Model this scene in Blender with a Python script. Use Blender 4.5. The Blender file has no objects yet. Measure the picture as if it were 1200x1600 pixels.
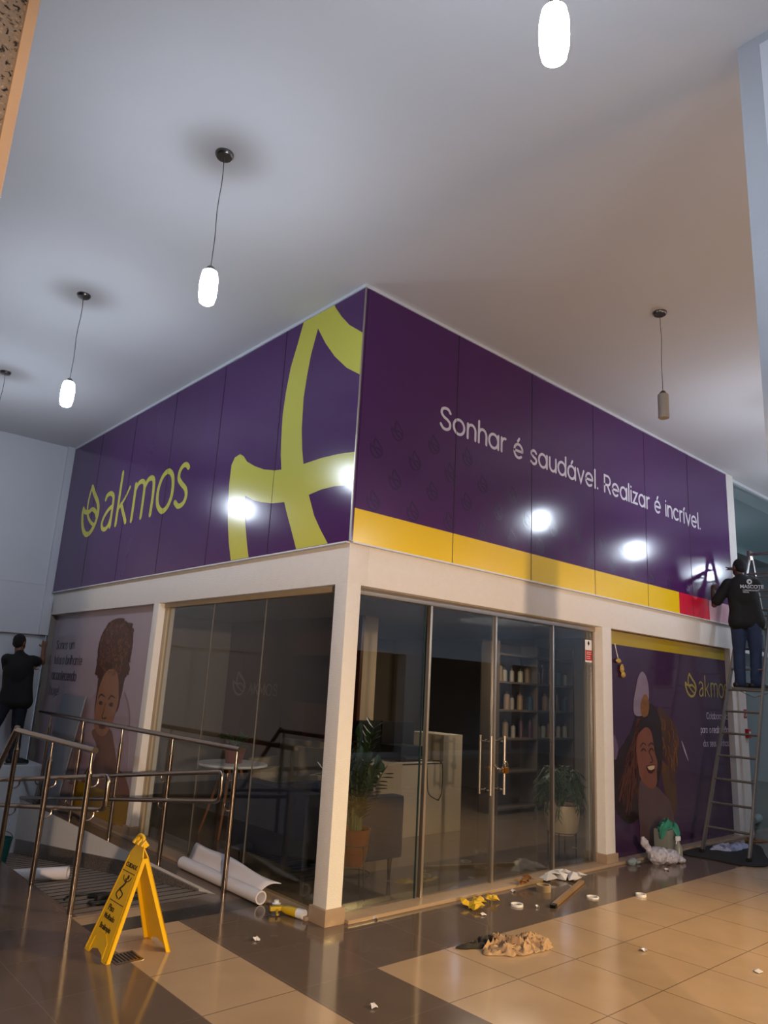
import bpy, bmesh, math, random
from mathutils import Vector, Matrix
from mathutils.geometry import tessellate_polygon
random.seed(7)
PI = math.pi
SC = bpy.context.scene
COL = SC.collection
R = math.radians

# ------------------------------------------------------------------ camera
cam_data = bpy.data.cameras.new('camera')
cam_data.sensor_fit = 'VERTICAL'; cam_data.sensor_height = 36.0
cam_data.lens = 1134.57 * 36.0 / 1600.0
cam_data.clip_end = 200
cam = bpy.data.objects.new('camera', cam_data); COL.objects.link(cam)
yaw, pit, rol = 0.8486, 0.2363, 0.0551
fw = Vector((math.cos(yaw)*math.cos(pit), math.sin(yaw)*math.cos(pit), math.sin(pit)))
rt = Vector((math.sin(yaw), -math.cos(yaw), 0)); up = rt.cross(fw)
r2 = rt*math.cos(rol) + up*math.sin(rol); u2 = -rt*math.sin(rol) + up*math.cos(rol)
cam.matrix_world = Matrix(((r2.x, u2.x, -fw.x, -3.5254), (r2.y, u2.y, -fw.y, -4.3844),
                           (r2.z, u2.z, -fw.z, 1.65), (0, 0, 0, 1)))
SC.camera = cam

# ------------------------------------------------------------------ view, world, lights
SC.view_settings.view_transform = 'Standard'
SC.view_settings.look = 'None'
SC.view_settings.gamma = 1.0
SC.view_settings.use_curve_mapping = False
SC.view_settings.exposure = 0.85
W = bpy.data.worlds.new('world'); SC.world = W; W.use_nodes = True
W.node_tree.nodes['Background'].inputs[0].default_value = (0.45, 0.55, 0.75, 1)
W.node_tree.nodes['Background'].inputs[1].default_value = 0.12

LAMP_STRENGTH = 95.0        # emission of a lit pendant shade

def light(name, kind, loc, target, power, color, size=0.3, angle=None, blend=0.5):
    d = bpy.data.lights.new(name, kind); d.energy = power; d.color = color
    if kind == 'AREA': d.shape = 'DISK'; d.size = size
    else: d.shadow_soft_size = size
    if kind == 'SPOT': d.spot_size = R(angle); d.spot_blend = blend
    o = bpy.data.objects.new(name, d); COL.objects.link(o); o.location = loc
    o.rotation_euler = (Vector(target) - Vector(loc)).to_track_quat('-Z', 'Y').to_euler()
    return o
WARM = (1.0, 0.60, 0.26)
light('warm_street_light', 'SPOT', (-6.54, -11.5, 2.30), (1.2, 1.0, 1.0), 2700, (1.0, 0.71, 0.47), 0.12, 62, 0.4)
light('warm_lobby_light', 'SPOT', (5.0, -6.6, 4.2), (1.7, -3.0, 0.0), 1500, (1.0, 0.68, 0.24), 0.35, 60, 0.95)
light('warm_uplight', 'SPOT', (0.6, -8.8, 1.2), (3.0, -1.8, 5.0), 270, (1.0, 0.62, 0.32), 0.45, 64, 1.0)
light('shop_fill_light', 'AREA', (4.2, 1.8, 2.58), (4.2, 1.8, 0), 24, (1.0, 0.86, 0.7), 1.2)  # unseen fill, added to brighten the shop interior
light('neighbour_shop_light', 'AREA', (9.6, 2.6, 4.3), (9.6, 2.6, 0), 110, (0.72, 0.95, 1.0), 1.6)

# ------------------------------------------------------------------ materials
def lin(h):
    h = h.lstrip('#'); c = [int(h[i:i+2], 16)/255 for i in (0, 2, 4)]
    return tuple(((v/12.92) if v <= 0.04045 else ((v+0.055)/1.055)**2.4) for v in c) + (1,)
def mat(name, color, rough=0.6, metal=0.0, var=0.0, scale=8.0, bump=0.0, bscale=60.0, spec=0.5, coat=0.0,
        trans=0.0, alpha=1.0, emit=None, estr=0.0, stretch=None, aniso=0.0):
    m = bpy.data.materials.new(name); m.use_nodes = True
    nt = m.node_tree; N = nt.nodes; L = nt.links; p = N['Principled BSDF']
    c = lin(color) if isinstance(color, str) else color
    p.inputs['Base Color'].default_value = c
    p.inputs['Roughness'].default_value = rough; p.inputs['Metallic'].default_value = metal
    p.inputs['Specular IOR Level'].default_value = spec
    p.inputs['Coat Weight'].default_value = coat; p.inputs['Coat Roughness'].default_value = 0.05
    p.inputs['Transmission Weight'].default_value = trans; p.inputs['Alpha'].default_value = alpha
    if emit:
        p.inputs['Emission Color'].default_value = lin(emit); p.inputs['Emission Strength'].default_value = estr
    tc = N.new('ShaderNodeTexCoord'); mp = N.new('ShaderNodeMapping')
    L.new(tc.outputs['Object'], mp.inputs[0])
    if stretch: mp.inputs['Scale'].default_value = stretch
    if var > 0:
        n = N.new('ShaderNodeTexNoise'); n.inputs['Scale'].default_value = scale; n.inputs['Detail'].default_value = 6
        L.new(mp.outputs[0], n.inputs['Vector'])
        mx = N.new('ShaderNodeMix'); mx.data_type = 'RGBA'
        mx.inputs['A'].default_value = tuple(min(1, v*(1-var)) for v in c[:3]) + (1,)
        mx.inputs['B'].default_value = tuple(min(1, v*(1+var)) for v in c[:3]) + (1,)
        L.new(n.outputs['Fac'], mx.inputs['Factor']); L.new(mx.outputs['Result'], p.inputs['Base Color'])
    if bump > 0:
        n2 = N.new('ShaderNodeTexNoise'); n2.inputs['Scale'].default_value = bscale; n2.inputs['Detail'].default_value = 4
        L.new(mp.outputs[0], n2.inputs['Vector'])
        b = N.new('ShaderNodeBump'); b.inputs['Strength'].default_value = bump; b.inputs['Distance'].default_value = 0.01
        L.new(n2.outputs['Fac'], b.inputs['Height']); L.new(b.outputs[0], p.inputs['Normal'])
    return m
def tile_mat(name, c1, grout, rough, size=0.6, off=(0, 0), var=0.05, spec=0.5, mortar=0.004):
    m = mat(name, c1, rough, spec=spec); nt = m.node_tree; N = nt.nodes; L = nt.links; p = N['Principled BSDF']
    tc = N.new('ShaderNodeTexCoord'); mp = N.new('ShaderNodeMapping')
    mp.inputs['Location'].default_value = (-off[0], -off[1], 0)
    L.new(tc.outputs['Object'], mp.inputs[0])
    b = N.new('ShaderNodeTexBrick'); b.offset = 0; b.squash = 1
    c = lin(c1)
    b.inputs['Color1'].default_value = tuple(v*(1-var) for v in c[:3]) + (1,)
    b.inputs['Color2'].default_value = tuple(min(1, v*(1+var)) for v in c[:3]) + (1,)
    b.inputs['Mortar'].default_value = lin(grout); b.inputs['Scale'].default_value = 1
    b.inputs['Mortar Size'].default_value = mortar; b.inputs['Mortar Smooth'].default_value = 0.1
    b.inputs['Brick Width'].default_value = size; b.inputs['Row Height'].default_value = size
    L.new(mp.outputs[0], b.inputs['Vector'])
    n = N.new('ShaderNodeTexNoise'); n.inputs['Scale'].default_value = 3; n.inputs['Detail'].default_value = 8
    L.new(tc.outputs['Object'], n.inputs['Vector'])
    mx = N.new('ShaderNodeMix'); mx.data_type = 'RGBA'; mx.blend_type = 'MULTIPLY'; mx.inputs['Factor'].default_value = 0.35
    rp = N.new('ShaderNodeValToRGB'); rp.color_ramp.elements[0].position = 0.3; rp.color_ramp.elements[1].position = 0.6
    rp.color_ramp.elements[0].color = (0.72, 0.72, 0.72, 1); rp.color_ramp.elements[1].color = (1, 1, 1, 1)
    L.new(n.outputs['Fac'], rp.inputs[0]); L.new(b.outputs['Color'], mx.inputs['A']); L.new(rp.outputs[0], mx.inputs['B'])
    L.new(mx.outputs['Result'], p.inputs['Base Color'])
    rr = N.new('ShaderNodeMapRange'); rr.inputs['To Min'].default_value = rough*0.8; rr.inputs['To Max'].default_value = rough*1.5
    L.new(n.outputs['Fac'], rr.inputs['Value']); L.new(rr.outputs[0], p.inputs['Roughness'])
    return m
def granite_mat(name, base, dark, light_, scale=90, rough=0.25):
    m = mat(name, base, rough); nt = m.node_tree; N = nt.nodes; L = nt.links; p = N['Principled BSDF']
    tc = N.new('ShaderNodeTexCoord')
    v = N.new('ShaderNodeTexNoise'); v.inputs['Scale'].default_value = scale; v.inputs['Detail'].default_value = 3
    v.inputs['Distortion'].default_value = 0.6
    L.new(tc.outputs['Object'], v.inputs['Vector'])
    rp = N.new('ShaderNodeValToRGB'); e = rp.color_ramp.elements
    e[0].position = 0.36; e[0].color = lin(dark); e[1].position = 0.45; e[1].color = lin(base)
    x = e.new(0.60); x.color = lin(base); x = e.new(0.72); x.color = lin(light_)
    L.new(v.outputs['Fac'], rp.inputs[0]); L.new(rp.outputs[0], p.inputs['Base Color'])
    return m
def glass_mat(name, tint, refl=0.08, rough=0.0):
    m = bpy.data.materials.new(name); m.use_nodes = True; nt = m.node_tree; N = nt.nodes; L = nt.links
    N.remove(N['Principled BSDF']); out = N['Material Output']
    t = N.new('ShaderNodeBsdfTransparent'); t.inputs[0].default_value = tint
    g = N.new('ShaderNodeBsdfGlossy'); g.inputs['Roughness'].default_value = rough
    g.inputs['Color'].default_value = (0.9, 0.95, 1, 1)
    f = N.new('ShaderNodeLayerWeight'); f.inputs['Blend'].default_value = 0.5
    pw = N.new('ShaderNodeMath'); pw.operation = 'POWER'; pw.inputs[1].default_value = 5.0
    L.new(f.outputs['Facing'], pw.inputs[0])
    mr = N.new('ShaderNodeMapRange'); mr.inputs['To Min'].default_value = refl; mr.inputs['To Max'].default_value = 0.9
    L.new(pw.outputs[0], mr.inputs['Value'])
    mx = N.new('ShaderNodeMixShader'); L.new(mr.outputs[0], mx.inputs[0])
    L.new(t.outputs[0], mx.inputs[1]); L.new(g.outputs[0], mx.inputs[2]); L.new(mx.outputs[0], out.inputs[0])
    return m

M = {}
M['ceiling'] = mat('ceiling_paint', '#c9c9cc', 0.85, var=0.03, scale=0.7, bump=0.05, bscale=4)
M['wall'] = mat('wall_paint', '#c4c6cc', 0.8, var=0.04, scale=1.2, bump=0.1, bscale=30)
M['stucco'] = mat('white_stucco', '#d6d2ce', 0.85, var=0.05, scale=14, bump=0.5, bscale=110)
M['trim'] = mat('white_metal_trim', '#cfd2d8', 0.35, 0.1, bump=0.02)
M['taupe'] = tile_mat('polished_taupe_tile', '#66564b', '#75655a', 0.10, 0.6, (-1.97, -1.97), 0.03, 0.6, 0.0022)
M['cream'] = tile_mat('polished_cream_tile', '#b3977a', '#7a6450', 0.12, 0.6, (-0.2, -1.97), 0.03, 0.6, 0.004)
M['cream2'] = tile_mat('polished_cream_tile_strip', '#b3977a', '#7a6450', 0.12, 0.6, (-1.37, -1.97), 0.03, 0.6, 0.004)
M['inner_tile'] = tile_mat('shop_floor_tile', '#6f6052', '#4c4037', 0.08, 0.6, (0.1, 0.1), 0.04, 0.6, 0.003)
M['dark_granite'] = granite_mat('dark_granite', '#2d2a29', '#141313', '#6b6460', 70, 0.2)
M['granite'] = granite_mat('tan_granite', '#6b625b', '#161414', '#8b8077', 110, 0.25)
M['ramp'] = mat('grooved_ramp_stone', '#8d7a6a', 0.45, var=0.35, scale=40, bump=0.1)
M['groove'] = mat('ramp_groove_dark', '#191412', 0.8, bump=0.05)
M['sill'] = mat('beige_stone_sill', '#9b8570', 0.25, var=0.1, scale=20)
M['steel'] = mat('brushed_stainless_steel', '#a3958a', 0.24, 1.0, bump=0.03, bscale=200)
M['alu'] = mat('pale_aluminium', '#b8afa6', 0.35, 0.9, bump=0.02)
M['ladder'] = mat('worn_aluminium', '#8d8a86', 0.38, 0.9, var=0.2, scale=30)
M['purple'] = mat('purple_vinyl', '#491f58', 0.16, var=0.05, scale=3, bump=0.03, bscale=9, spec=0.5)
M['purple_dark'] = mat('purple_vinyl_dark_print', '#371a48', 0.2, bump=0.01)
M['lime'] = mat('yellow_green_vinyl', '#c3bd49', 0.2, bump=0.02, bscale=9)
M['yellow'] = mat('golden_yellow_vinyl', '#e2bf0c', 0.2, bump=0.02, bscale=9)
M['red'] = mat('red_vinyl', '#c4203a', 0.22, bump=0.02)
M['pink'] = mat('pale_pink_reflection', '#d8a9b4', 0.25, bump=0.02)  # bright reflection on the sign, painted as a pale colour
M['lettering'] = mat('white_vinyl_lettering', '#d2cbd8', 0.4, bump=0.01)
M['seam'] = mat('dark_joint', '#160c1c', 0.7, bump=0.01)
M['glass'] = glass_mat('storefront_glass', (0.86, 0.87, 0.86, 1), 0.045)
M['glass_front'] = glass_mat('front_glass', (0.86, 0.87, 0.86, 1), 0.075)
M['glass_clear'] = glass_mat('clear_glass', (0.86, 0.93, 0.93, 1), 0.06)
M['glass_edge'] = mat('green_glass_edge', '#24383a', 0.15, bump=0.01)
M['black'] = mat('black_plastic', '#101011', 0.45, bump=0.03)
M['white'] = mat('white_plastic', '#d9d9dc', 0.4, bump=0.02)
M['paper'] = mat('white_paper_vinyl', '#cfcbd0', 0.45, var=0.06, scale=6, bump=0.05)

# ------------------------------------------------------------------ mesh builder
class MB:
    def __init__(s): s.bm = bmesh.new(); s.mi = 0
    def _mi(s, faces):
        for f in faces: f.material_index = s.mi
    def box(s, x0, x1, y0, y1, z0, z1, bev=0.0, rot=None, piv=None):
        c = Vector(((x0+x1)/2, (y0+y1)/2, (z0+z1)/2))
        g = bmesh.ops.create_cube(s.bm, size=1.0)['verts']
        for v in g: v.co = Vector((v.co.x*abs(x1-x0), v.co.y*abs(y1-y0), v.co.z*abs(z1-z0))) + c
        fs = set(f for v in g for f in v.link_faces); s._mi(fs)
        vs = list(g)
        if bev > 0:
            r = bmesh.ops.bevel(s.bm, geom=list(set(e for f in fs for e in f.edges)), offset=bev, segments=2, affect='EDGES', profile=0.7)
            s._mi(r['faces']); vs = list(set(v for f in r['faces'] for v in f.verts) | set(v for v in vs if v.is_valid))
        if rot is not None:
            p = Vector(piv) if piv is not None else c
            for v in vs: v.co = rot @ (v.co - p) + p
        return s
    def tube(s, pts, r, seg=10, caps=True):
        pts = [Vector(p) for p in pts]; n = len(pts)
        rs = r if isinstance(r, (list, tuple)) else [r]*n
        rings = []; prev = None
        for i, p in enumerate(pts):
            t = (pts[min(i+1, n-1)] - pts[max(i-1, 0)]).normalized()
            if prev is None:
                a = Vector((0, 0, 1)) if abs(t.z) < 0.9 else Vector((1, 0, 0)); u = t.cross(a).normalized()
            else:
                u = (prev - t*prev.dot(t)).normalized()
            prev = u; w = t.cross(u)
            rings.append([s.bm.verts.new(p + (u*math.cos(2*PI*k/seg) + w*math.sin(2*PI*k/seg))*rs[i]) for k in range(seg)])
        fs = []
        for a, b in zip(rings, rings[1:]):
            for k in range(seg):
                fs.append(s.bm.faces.new((a[k], a[(k+1) % seg], b[(k+1) % seg], b[k])))
        if caps:
            fs.append(s.bm.faces.new(rings[0][::-1])); fs.append(s.bm.faces.new(rings[-1]))
        s._mi(fs); return s
    def lathe(s, prof, c=(0, 0, 0), seg=28, rot=None):
        c = Vector(c); rings = []
        for (r, z) in prof:
            if r < 1e-5:
                v = Vector((0, 0, z)); v = rot @ v if rot else v
                rings.append([s.bm.verts.new(c+v)])
            else:
                ring = []
                for k in range(seg):
                    v = Vector((r*math.cos(2*PI*k/seg), r*math.sin(2*PI*k/seg), z)); v = rot @ v if rot else v
                    ring.append(s.bm.verts.new(c+v))
                rings.append(ring)
        fs = []
        for a, b in zip(rings, rings[1:]):
            if len(a) == 1 and len(b) == 1: continue
            for k in range(seg):
                k2 = (k+1) % seg
                if len(a) == 1: fs.append(s.bm.faces.new((a[0], b[k], b[k2])))
                elif len(b) == 1: fs.append(s.bm.faces.new((a[k], b[0], a[k2])))
                else: fs.append(s.bm.faces.new((a[k], a[k2], b[k2], b[k])))
        s._mi(fs); return s
    def ball(s, c, r, seg=16):
        r = r if isinstance(r, (list, tuple)) else (r, r, r)
        g = bmesh.ops.create_uvsphere(s.bm, u_segments=seg, v_segments=max(6, seg*2//3), radius=1)['verts']
        for v in g: v.co = Vector((v.co.x*r[0]+c[0], v.co.y*r[1]+c[1], v.co.z*r[2]+c[2]))
        s._mi(set(f for v in g for f in v.link_faces)); return s
    def poly(s, pts, th):      # closed polygon (3d points) extruded by vector th
        th = Vector(th); a = [s.bm.verts.new(Vector(p)) for p in pts]; b = [s.bm.verts.new(Vector(p)+th) for p in pts]
        n = len(a); fs = []
        for k in range(n): fs.append(s.bm.faces.new((a[k], a[(k+1) % n], b[(k+1) % n], b[k])))
        for tri in tessellate_polygon([[Vector(p) for p in pts]]):
            i, j, k = tri
            fs.append(s.bm.faces.new((a[i], a[j], a[k]))); fs.append(s.bm.faces.new((b[k], b[j], b[i])))
        s._mi(fs); return s
    def quad(s, *p):
        s._mi([s.bm.faces.new([s.bm.verts.new(Vector(v)) for v in p])]); return s
    def grid(s, fn, nu, nv, th=None):
        vs = [[s.bm.verts.new(Vector(fn(i/nu, j/nv))) for j in range(nv+1)] for i in range(nu+1)]
        s._mi([s.bm.faces.new((vs[i][j], vs[i+1][j], vs[i+1][j+1], vs[i][j+1])) for i in range(nu) for j in range(nv)])
        return s
    def xf(s, mtx):
        bmesh.ops.transform(s.bm, matrix=mtx, verts=s.bm.verts); return s
    def build(s, name, m, parent=None, smooth=40, solid=0.0, recalc=True):
        if parent is not None and parent.get('_w'):
            off = parent.location
            for v in s.bm.verts: v.co -= off
        if recalc: bmesh.ops.recalc_face_normals(s.bm, faces=s.bm.faces)
        me = bpy.data.meshes.new(name); s.bm.to_mesh(me); s.bm.free()
        for mm in (m if isinstance(m, (list, tuple)) else [m]): me.materials.append(mm)
        if smooth:
            me.polygons.foreach_set('use_smooth', [True]*len(me.polygons))
            me.set_sharp_from_angle(angle=R(smooth))
        o = bpy.data.objects.new(name, me); COL.objects.link(o)
        if parent is not None: o.parent = parent
        if solid:
            md = o.modifiers.new('thickness', 'SOLIDIFY'); md.thickness = solid; md.offset = 0
        return o
def tag(o, label=None, cat=None, group=None, kind=None):
    if label: o['label'] = label
    if cat: o['category'] = cat
    if group: o['group'] = group
    if kind: o['kind'] = kind
    return o
def thing(name, label, cat, loc=(0, 0, 0), group=None, rz=0, world=True):
    o = bpy.data.objects.new(name, None); COL.objects.link(o); o.location = loc; o.rotation_euler = (0, 0, rz)
    o.empty_display_size = 0.1
    if world: o['_w'] = 1        # its parts are written in room coordinates
    return tag(o, label, cat, group)
ROOTS = []
def struct(name, mb, m, smooth=30): return tag(mb.build(name, m, None, smooth), kind='structure')
def dup(root, loc, rz=None, label=None):
    r = root.copy(); COL.objects.link(r); r.location = loc
    if rz is not None: r.rotation_euler = (0, 0, rz)
    if label: r['label'] = label
    for ch in list(root.children):
        c = ch.copy(); COL.objects.link(c); c.parent = r
        for g in ch.children:
            d = g.copy(); COL.objects.link(d); d.parent = c
    return r
def smoothline(pts, n=5, closed=False):
    P = [Vector(p) for p in pts]; out = []; N = len(P)
    if N < 3: return P
    for i in range(N if closed else N-1):
        if closed: a, b, c, d = P[(i-1) % N], P[i], P[(i+1) % N], P[(i+2) % N]
        else:
            b, c = P[i], P[i+1]; a = P[i-1] if i else b*2-c; d = P[i+2] if i+2 < N else c*2-b
        for k in range(n):
            t = k/n
            out.append(0.5*((2*b) + (c-a)*t + (2*a-5*b+4*c-d)*t*t + (3*b-a-3*c+d)*t**3))
    if not closed: out.append(P[-1])
    return out
RIB = [0]
# flat strokes drawn on a wall: uv -> room point
def ribbon(mb, pts, w, to3, th, closed=False):
    P = [Vector((p[0], p[1])) for p in pts]; n = len(P)
    if closed and (P[0]-P[-1]).length < 1e-4: P = P[:-1]; n -= 1
    ws = w if isinstance(w, (list, tuple)) else [w]*n
    if len(ws) != n: ws = [ws[min(len(ws)-1, int(i*len(ws)/n))] for i in range(n)]
    A = []; B = []
    for i in range(n):
        a = P[(i-1) % n] if (closed or i) else P[i]; b = P[(i+1) % n] if (closed or i < n-1) else P[i]
        t1 = (P[i]-a); t2 = (b-P[i])
        t1 = t1.normalized() if t1.length > 1e-9 else t2.normalized()
        t2 = t2.normalized() if t2.length > 1e-9 else t1
        t = (t1+t2); t = t.normalized() if t.length > 1e-6 else t1
        k = 1/max(0.45, t.dot(t1)); nn = Vector((-t.y, t.x))*ws[i]/2*k
        A.append(P[i]+nn); B.append(P[i]-nn)
    if not closed:
        # rounded ends
        m = 4
        def cap(c, d, r):
            base = math.atan2(d.y, d.x); return [c + Vector((math.cos(base+PI/2-PI*k/(m)), math.sin(base+PI/2-PI*k/m)))*r for k in range(1, m)]
        d1 = (P[-1]-P[-2]).normalized(); d0 = (P[0]-P[1]).normalized()
        c1 = cap(P[-1], d1, ws[-1]/2); c0 = cap(P[0], d0, ws[0]/2)
    RIB[0] += 1; bm = mb.bm; th = Vector(th)*(1+.12*(RIB[0] % 5)); fs = []
    def vv(q, off): return bm.verts.new(Vector(to3(q.x, q.y)) + (th if off else Vector((0, 0, 0))))
    af = [vv(q, 1) for q in A]; bf = [vv(q, 1) for q in B]; ab = [vv(q, 0) for q in A]; bb = [vv(q, 0) for q in B]
    rng = range(n if closed else n-1)
    for i in rng:
        j = (i+1) % n
        fs += [bm.faces.new((af[i], af[j], bf[j], bf[i])), bm.faces.new((ab[i], ab[j], af[j], af[i])), bm.faces.new((bb[i], bb[j], bf[j], bf[i]))]
    if not closed:
        for c, (i) in ((c1, n-1), (c0, 0)):
            cf = [vv(q, 1) for q in c]
            loop = [af[i]] + cf + [bf[i]] if i else [bf[i]] + cf + [af[i]]
            fs.append(bm.faces.new(loop))
    mb._mi(fs)
def arc(cx, cy, rx, ry, a0, a1, n=14):
    return [(cx+rx*math.cos(R(a0+(a1-a0)*k/n)), cy+ry*math.sin(R(a0+(a1-a0)*k/n))) for k in range(n+1)]

WX = lambda off=0.0: (lambda u, v: (u, -off, v))        # wall y=0, read along +x
NX = Vector((0, -1, 0))
# a round one-line alphabet, x-height 1
def glyph(ch):
    H = 1.5; G = {
     'o': (1.05, [arc(.5, .5, .5, .5, 0, 360, 24)]),
     'n': (.86, [[(.05, 0), (.05, 1)], arc(.43, .58, .38, .42, 180, 0, 12) + [(.81, 0)]]),
     'h': (.86, [[(.05, 0), (.05, H)], arc(.43, .58, .38, .42, 180, 0, 12) + [(.81, 0)]]),
     'm': (1.4, [[(.05, 0), (.05, 1)], arc(.37, .62, .32, .38, 180, 0, 10) + [(.69, 0)], arc(1.01, .62, .32, .38, 180, 0, 10) + [(1.33, 0)]]),
     'a': (1.02, [arc(.47, .5, .47, .5, 0, 360, 24), [(.96, 0), (.96, 1)]]),
     'd': (1.02, [arc(.47, .5, .47, .5, 0, 360, 24), [(.96, 0), (.96, H)]]),
     'b': (1.02, [arc(.52, .5, .47, .5, 0, 360, 24), [(.04, 0), (.04, H)]]),
     'p': (1.02, [arc(.52, .5, .47, .5, 0, 360, 24), [(.04, -.5), (.04, 1)]]),
     'r': (.5, [[(.05, 0), (.05, 1)], arc(.42, .6, .37, .4, 180, 82, 8)]),
     'e': (1.0, [[(.03, .5), (.96, .5)] + arc(.49, .5, .47, .5, 0, 312, 22)]),
     'c': (.92, [arc(.49, .5, .47, .5, 45, 315, 18)]),
     's': (.72, [smoothline([(.64, .84), (.5, .98), (.3, 1.0), (.1, .88), (.1, .66), (.34, .52), (.58, .42), (.66, .22), (.52, .04), (.3, 0), (.04, .14)], 3)]),
     'u': (.86, [[(.05, 1)] + arc(.43, .42, .38, .42, 180, 360, 12) + [(.81, 1)], [(.81, 0), (.81, 1)]]),
     'v': (.86, [[(.02, 1), (.43, 0), (.84, 1)]]),
     'l': (.12, [[(.06, 0), (.06, H)]]),
     'i': (.12, [[(.06, 0), (.06, 1)], [(.06, 1.34), (.06, 1.36)]]),
     'j': (.2, [[(.12, 1), (.12, -.3), (-.1, -.45)], [(.12, 1.34), (.12, 1.36)]]),
     't': (.5, [[(.25, 1.35), (.25, 0)], [(.02, .96), (.5, .96)]]),
     'f': (.5, [[(.2, 0), (.2, 1.2), (.32, 1.45), (.5, 1.45)], [(.02, .96), (.46, .96)]]),
     'z': (.72, [[(.04, .96), (.66, .96), (.04, .04), (.68, .04)]]),
     '.': (.12, [[(.06, .03), (.06, .05)]]),
     '!': (.12, [[(.06, .03), (.06, .05)], [(.06, .4), (.06, 1.4)]]),
     'S': (1.0, [smoothline([(.9, 1.18), (.72, 1.38), (.45, 1.42), (.16, 1.3), (.1, 1.02), (.32, .8), (.68, .66), (.9, .44), (.84, .14), (.56, 0), (.26, .04), (.04, .26)], 3)]),
     'R': (.95, [[(.06, 0), (.06, 1.4), (.5, 1.4)] + arc(.5, 1.02, .4, .38, 90, -90, 10) + [(.06, .64)], [(.45, .64), (.88, 0)]]),
     'A': (1.1, [[(.02, 0), (.55, 1.4), (1.08, 0)], [(.22, .5), (.88, .5)]]),
     'K': (.9, [[(.06, 0), (.06, 1.4)], [(.85, 1.4), (.1, .62)], [(.3, .84), (.88, 0)]]),
     'M': (1.3, [[(.06, 0), (.1, 1.4), (.65, .3), (1.2, 1.4), (1.24, 0)]]),
     'O': (1.4, [arc(.7, .7, .66, .7, 0, 360, 28)]),
     'C': (1.2, [arc(.66, .7, .62, .7, 45, 315, 18)]),
     '\u00e9': (1.0, glyph('e')[1] + [[(.42, 1.2), (.58, 1.44)]]) if ch == '\u00e9' else None,
     '\u00e1': (1.02, glyph('a')[1] + [[(.44, 1.2), (.6, 1.44)]]) if ch == '\u00e1' else None,
     '\u00ed': (.2, [[(.06, 0), (.06, 1)], [(.04, 1.2), (.2, 1.44)]]),
     '\u00e3': (1.02, glyph('a')[1] + [[(.2, 1.22), (.4, 1.34), (.6, 1.24), (.78, 1.36)]]) if ch == '\u00e3' else None,
     '\u00e7': (.92, glyph('c')[1] + [[(.5, 0), (.46, -.34)]]) if ch == '\u00e7' else None,
     ' ': (.42, []),
    }
    return G[ch]
def write(mb, text, x0, z0, xh, width, to3, th, stroke=0.16, gap=0.2):
    tot = sum(glyph(c)[0] for c in text) + gap*(len(text)-1)
    sx = width/tot if width else xh; x = 0
    for c in text:
        adv, st = glyph(c)
        for s_ in st:
            pts = [(x0+(x+p[0])*sx, z0+p[1]*xh) for p in s_]
            closed = len(s_) > 20 and abs(s_[0][0]-s_[-1][0]) < 1e-3 and abs(s_[0][1]-s_[-1][1]) < 1e-3
            ribbon(mb, pts, stroke*xh, to3, th, closed)
        x += adv + gap
def text_mesh(name, body, size, mtx, m, parent, extr=0.001, bold=False, align='LEFT', xs=1.0):
    c = bpy.data.curves.new(name, 'FONT'); c.body = body; c.size = size; c.extrude = extr
    c.align_x = align; c.offset = 0.012*size if bold else 0
    t = bpy.data.objects.new('tmp', c); COL.objects.link(t)
    dg = bpy.context.evaluated_depsgraph_get(); me = bpy.data.meshes.new_from_object(t.evaluated_get(dg))
    bpy.data.objects.remove(t); me.transform(Matrix.Diagonal((xs, 1, 1, 1)))
    me.transform(mtx)
    if parent is not None and parent.get('_w'): me.transform(Matrix.Translation(-parent.location))
    me.materials.clear(); me.materials.append(m); me.name = name
    o = bpy.data.objects.new(name, me); COL.objects.link(o)
    if parent is not None: o.parent = parent
    return o
def wall_mtx(right, upv, loc):
    right = Vector(right).normalized(); upv = Vector(upv).normalized(); n = right.cross(upv)
    return Matrix(((right.x, upv.x, n.x, loc[0]), (right.y, upv.y, n.y, loc[1]), (right.z, upv.z, n.z, loc[2]), (0, 0, 0, 1)))
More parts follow.
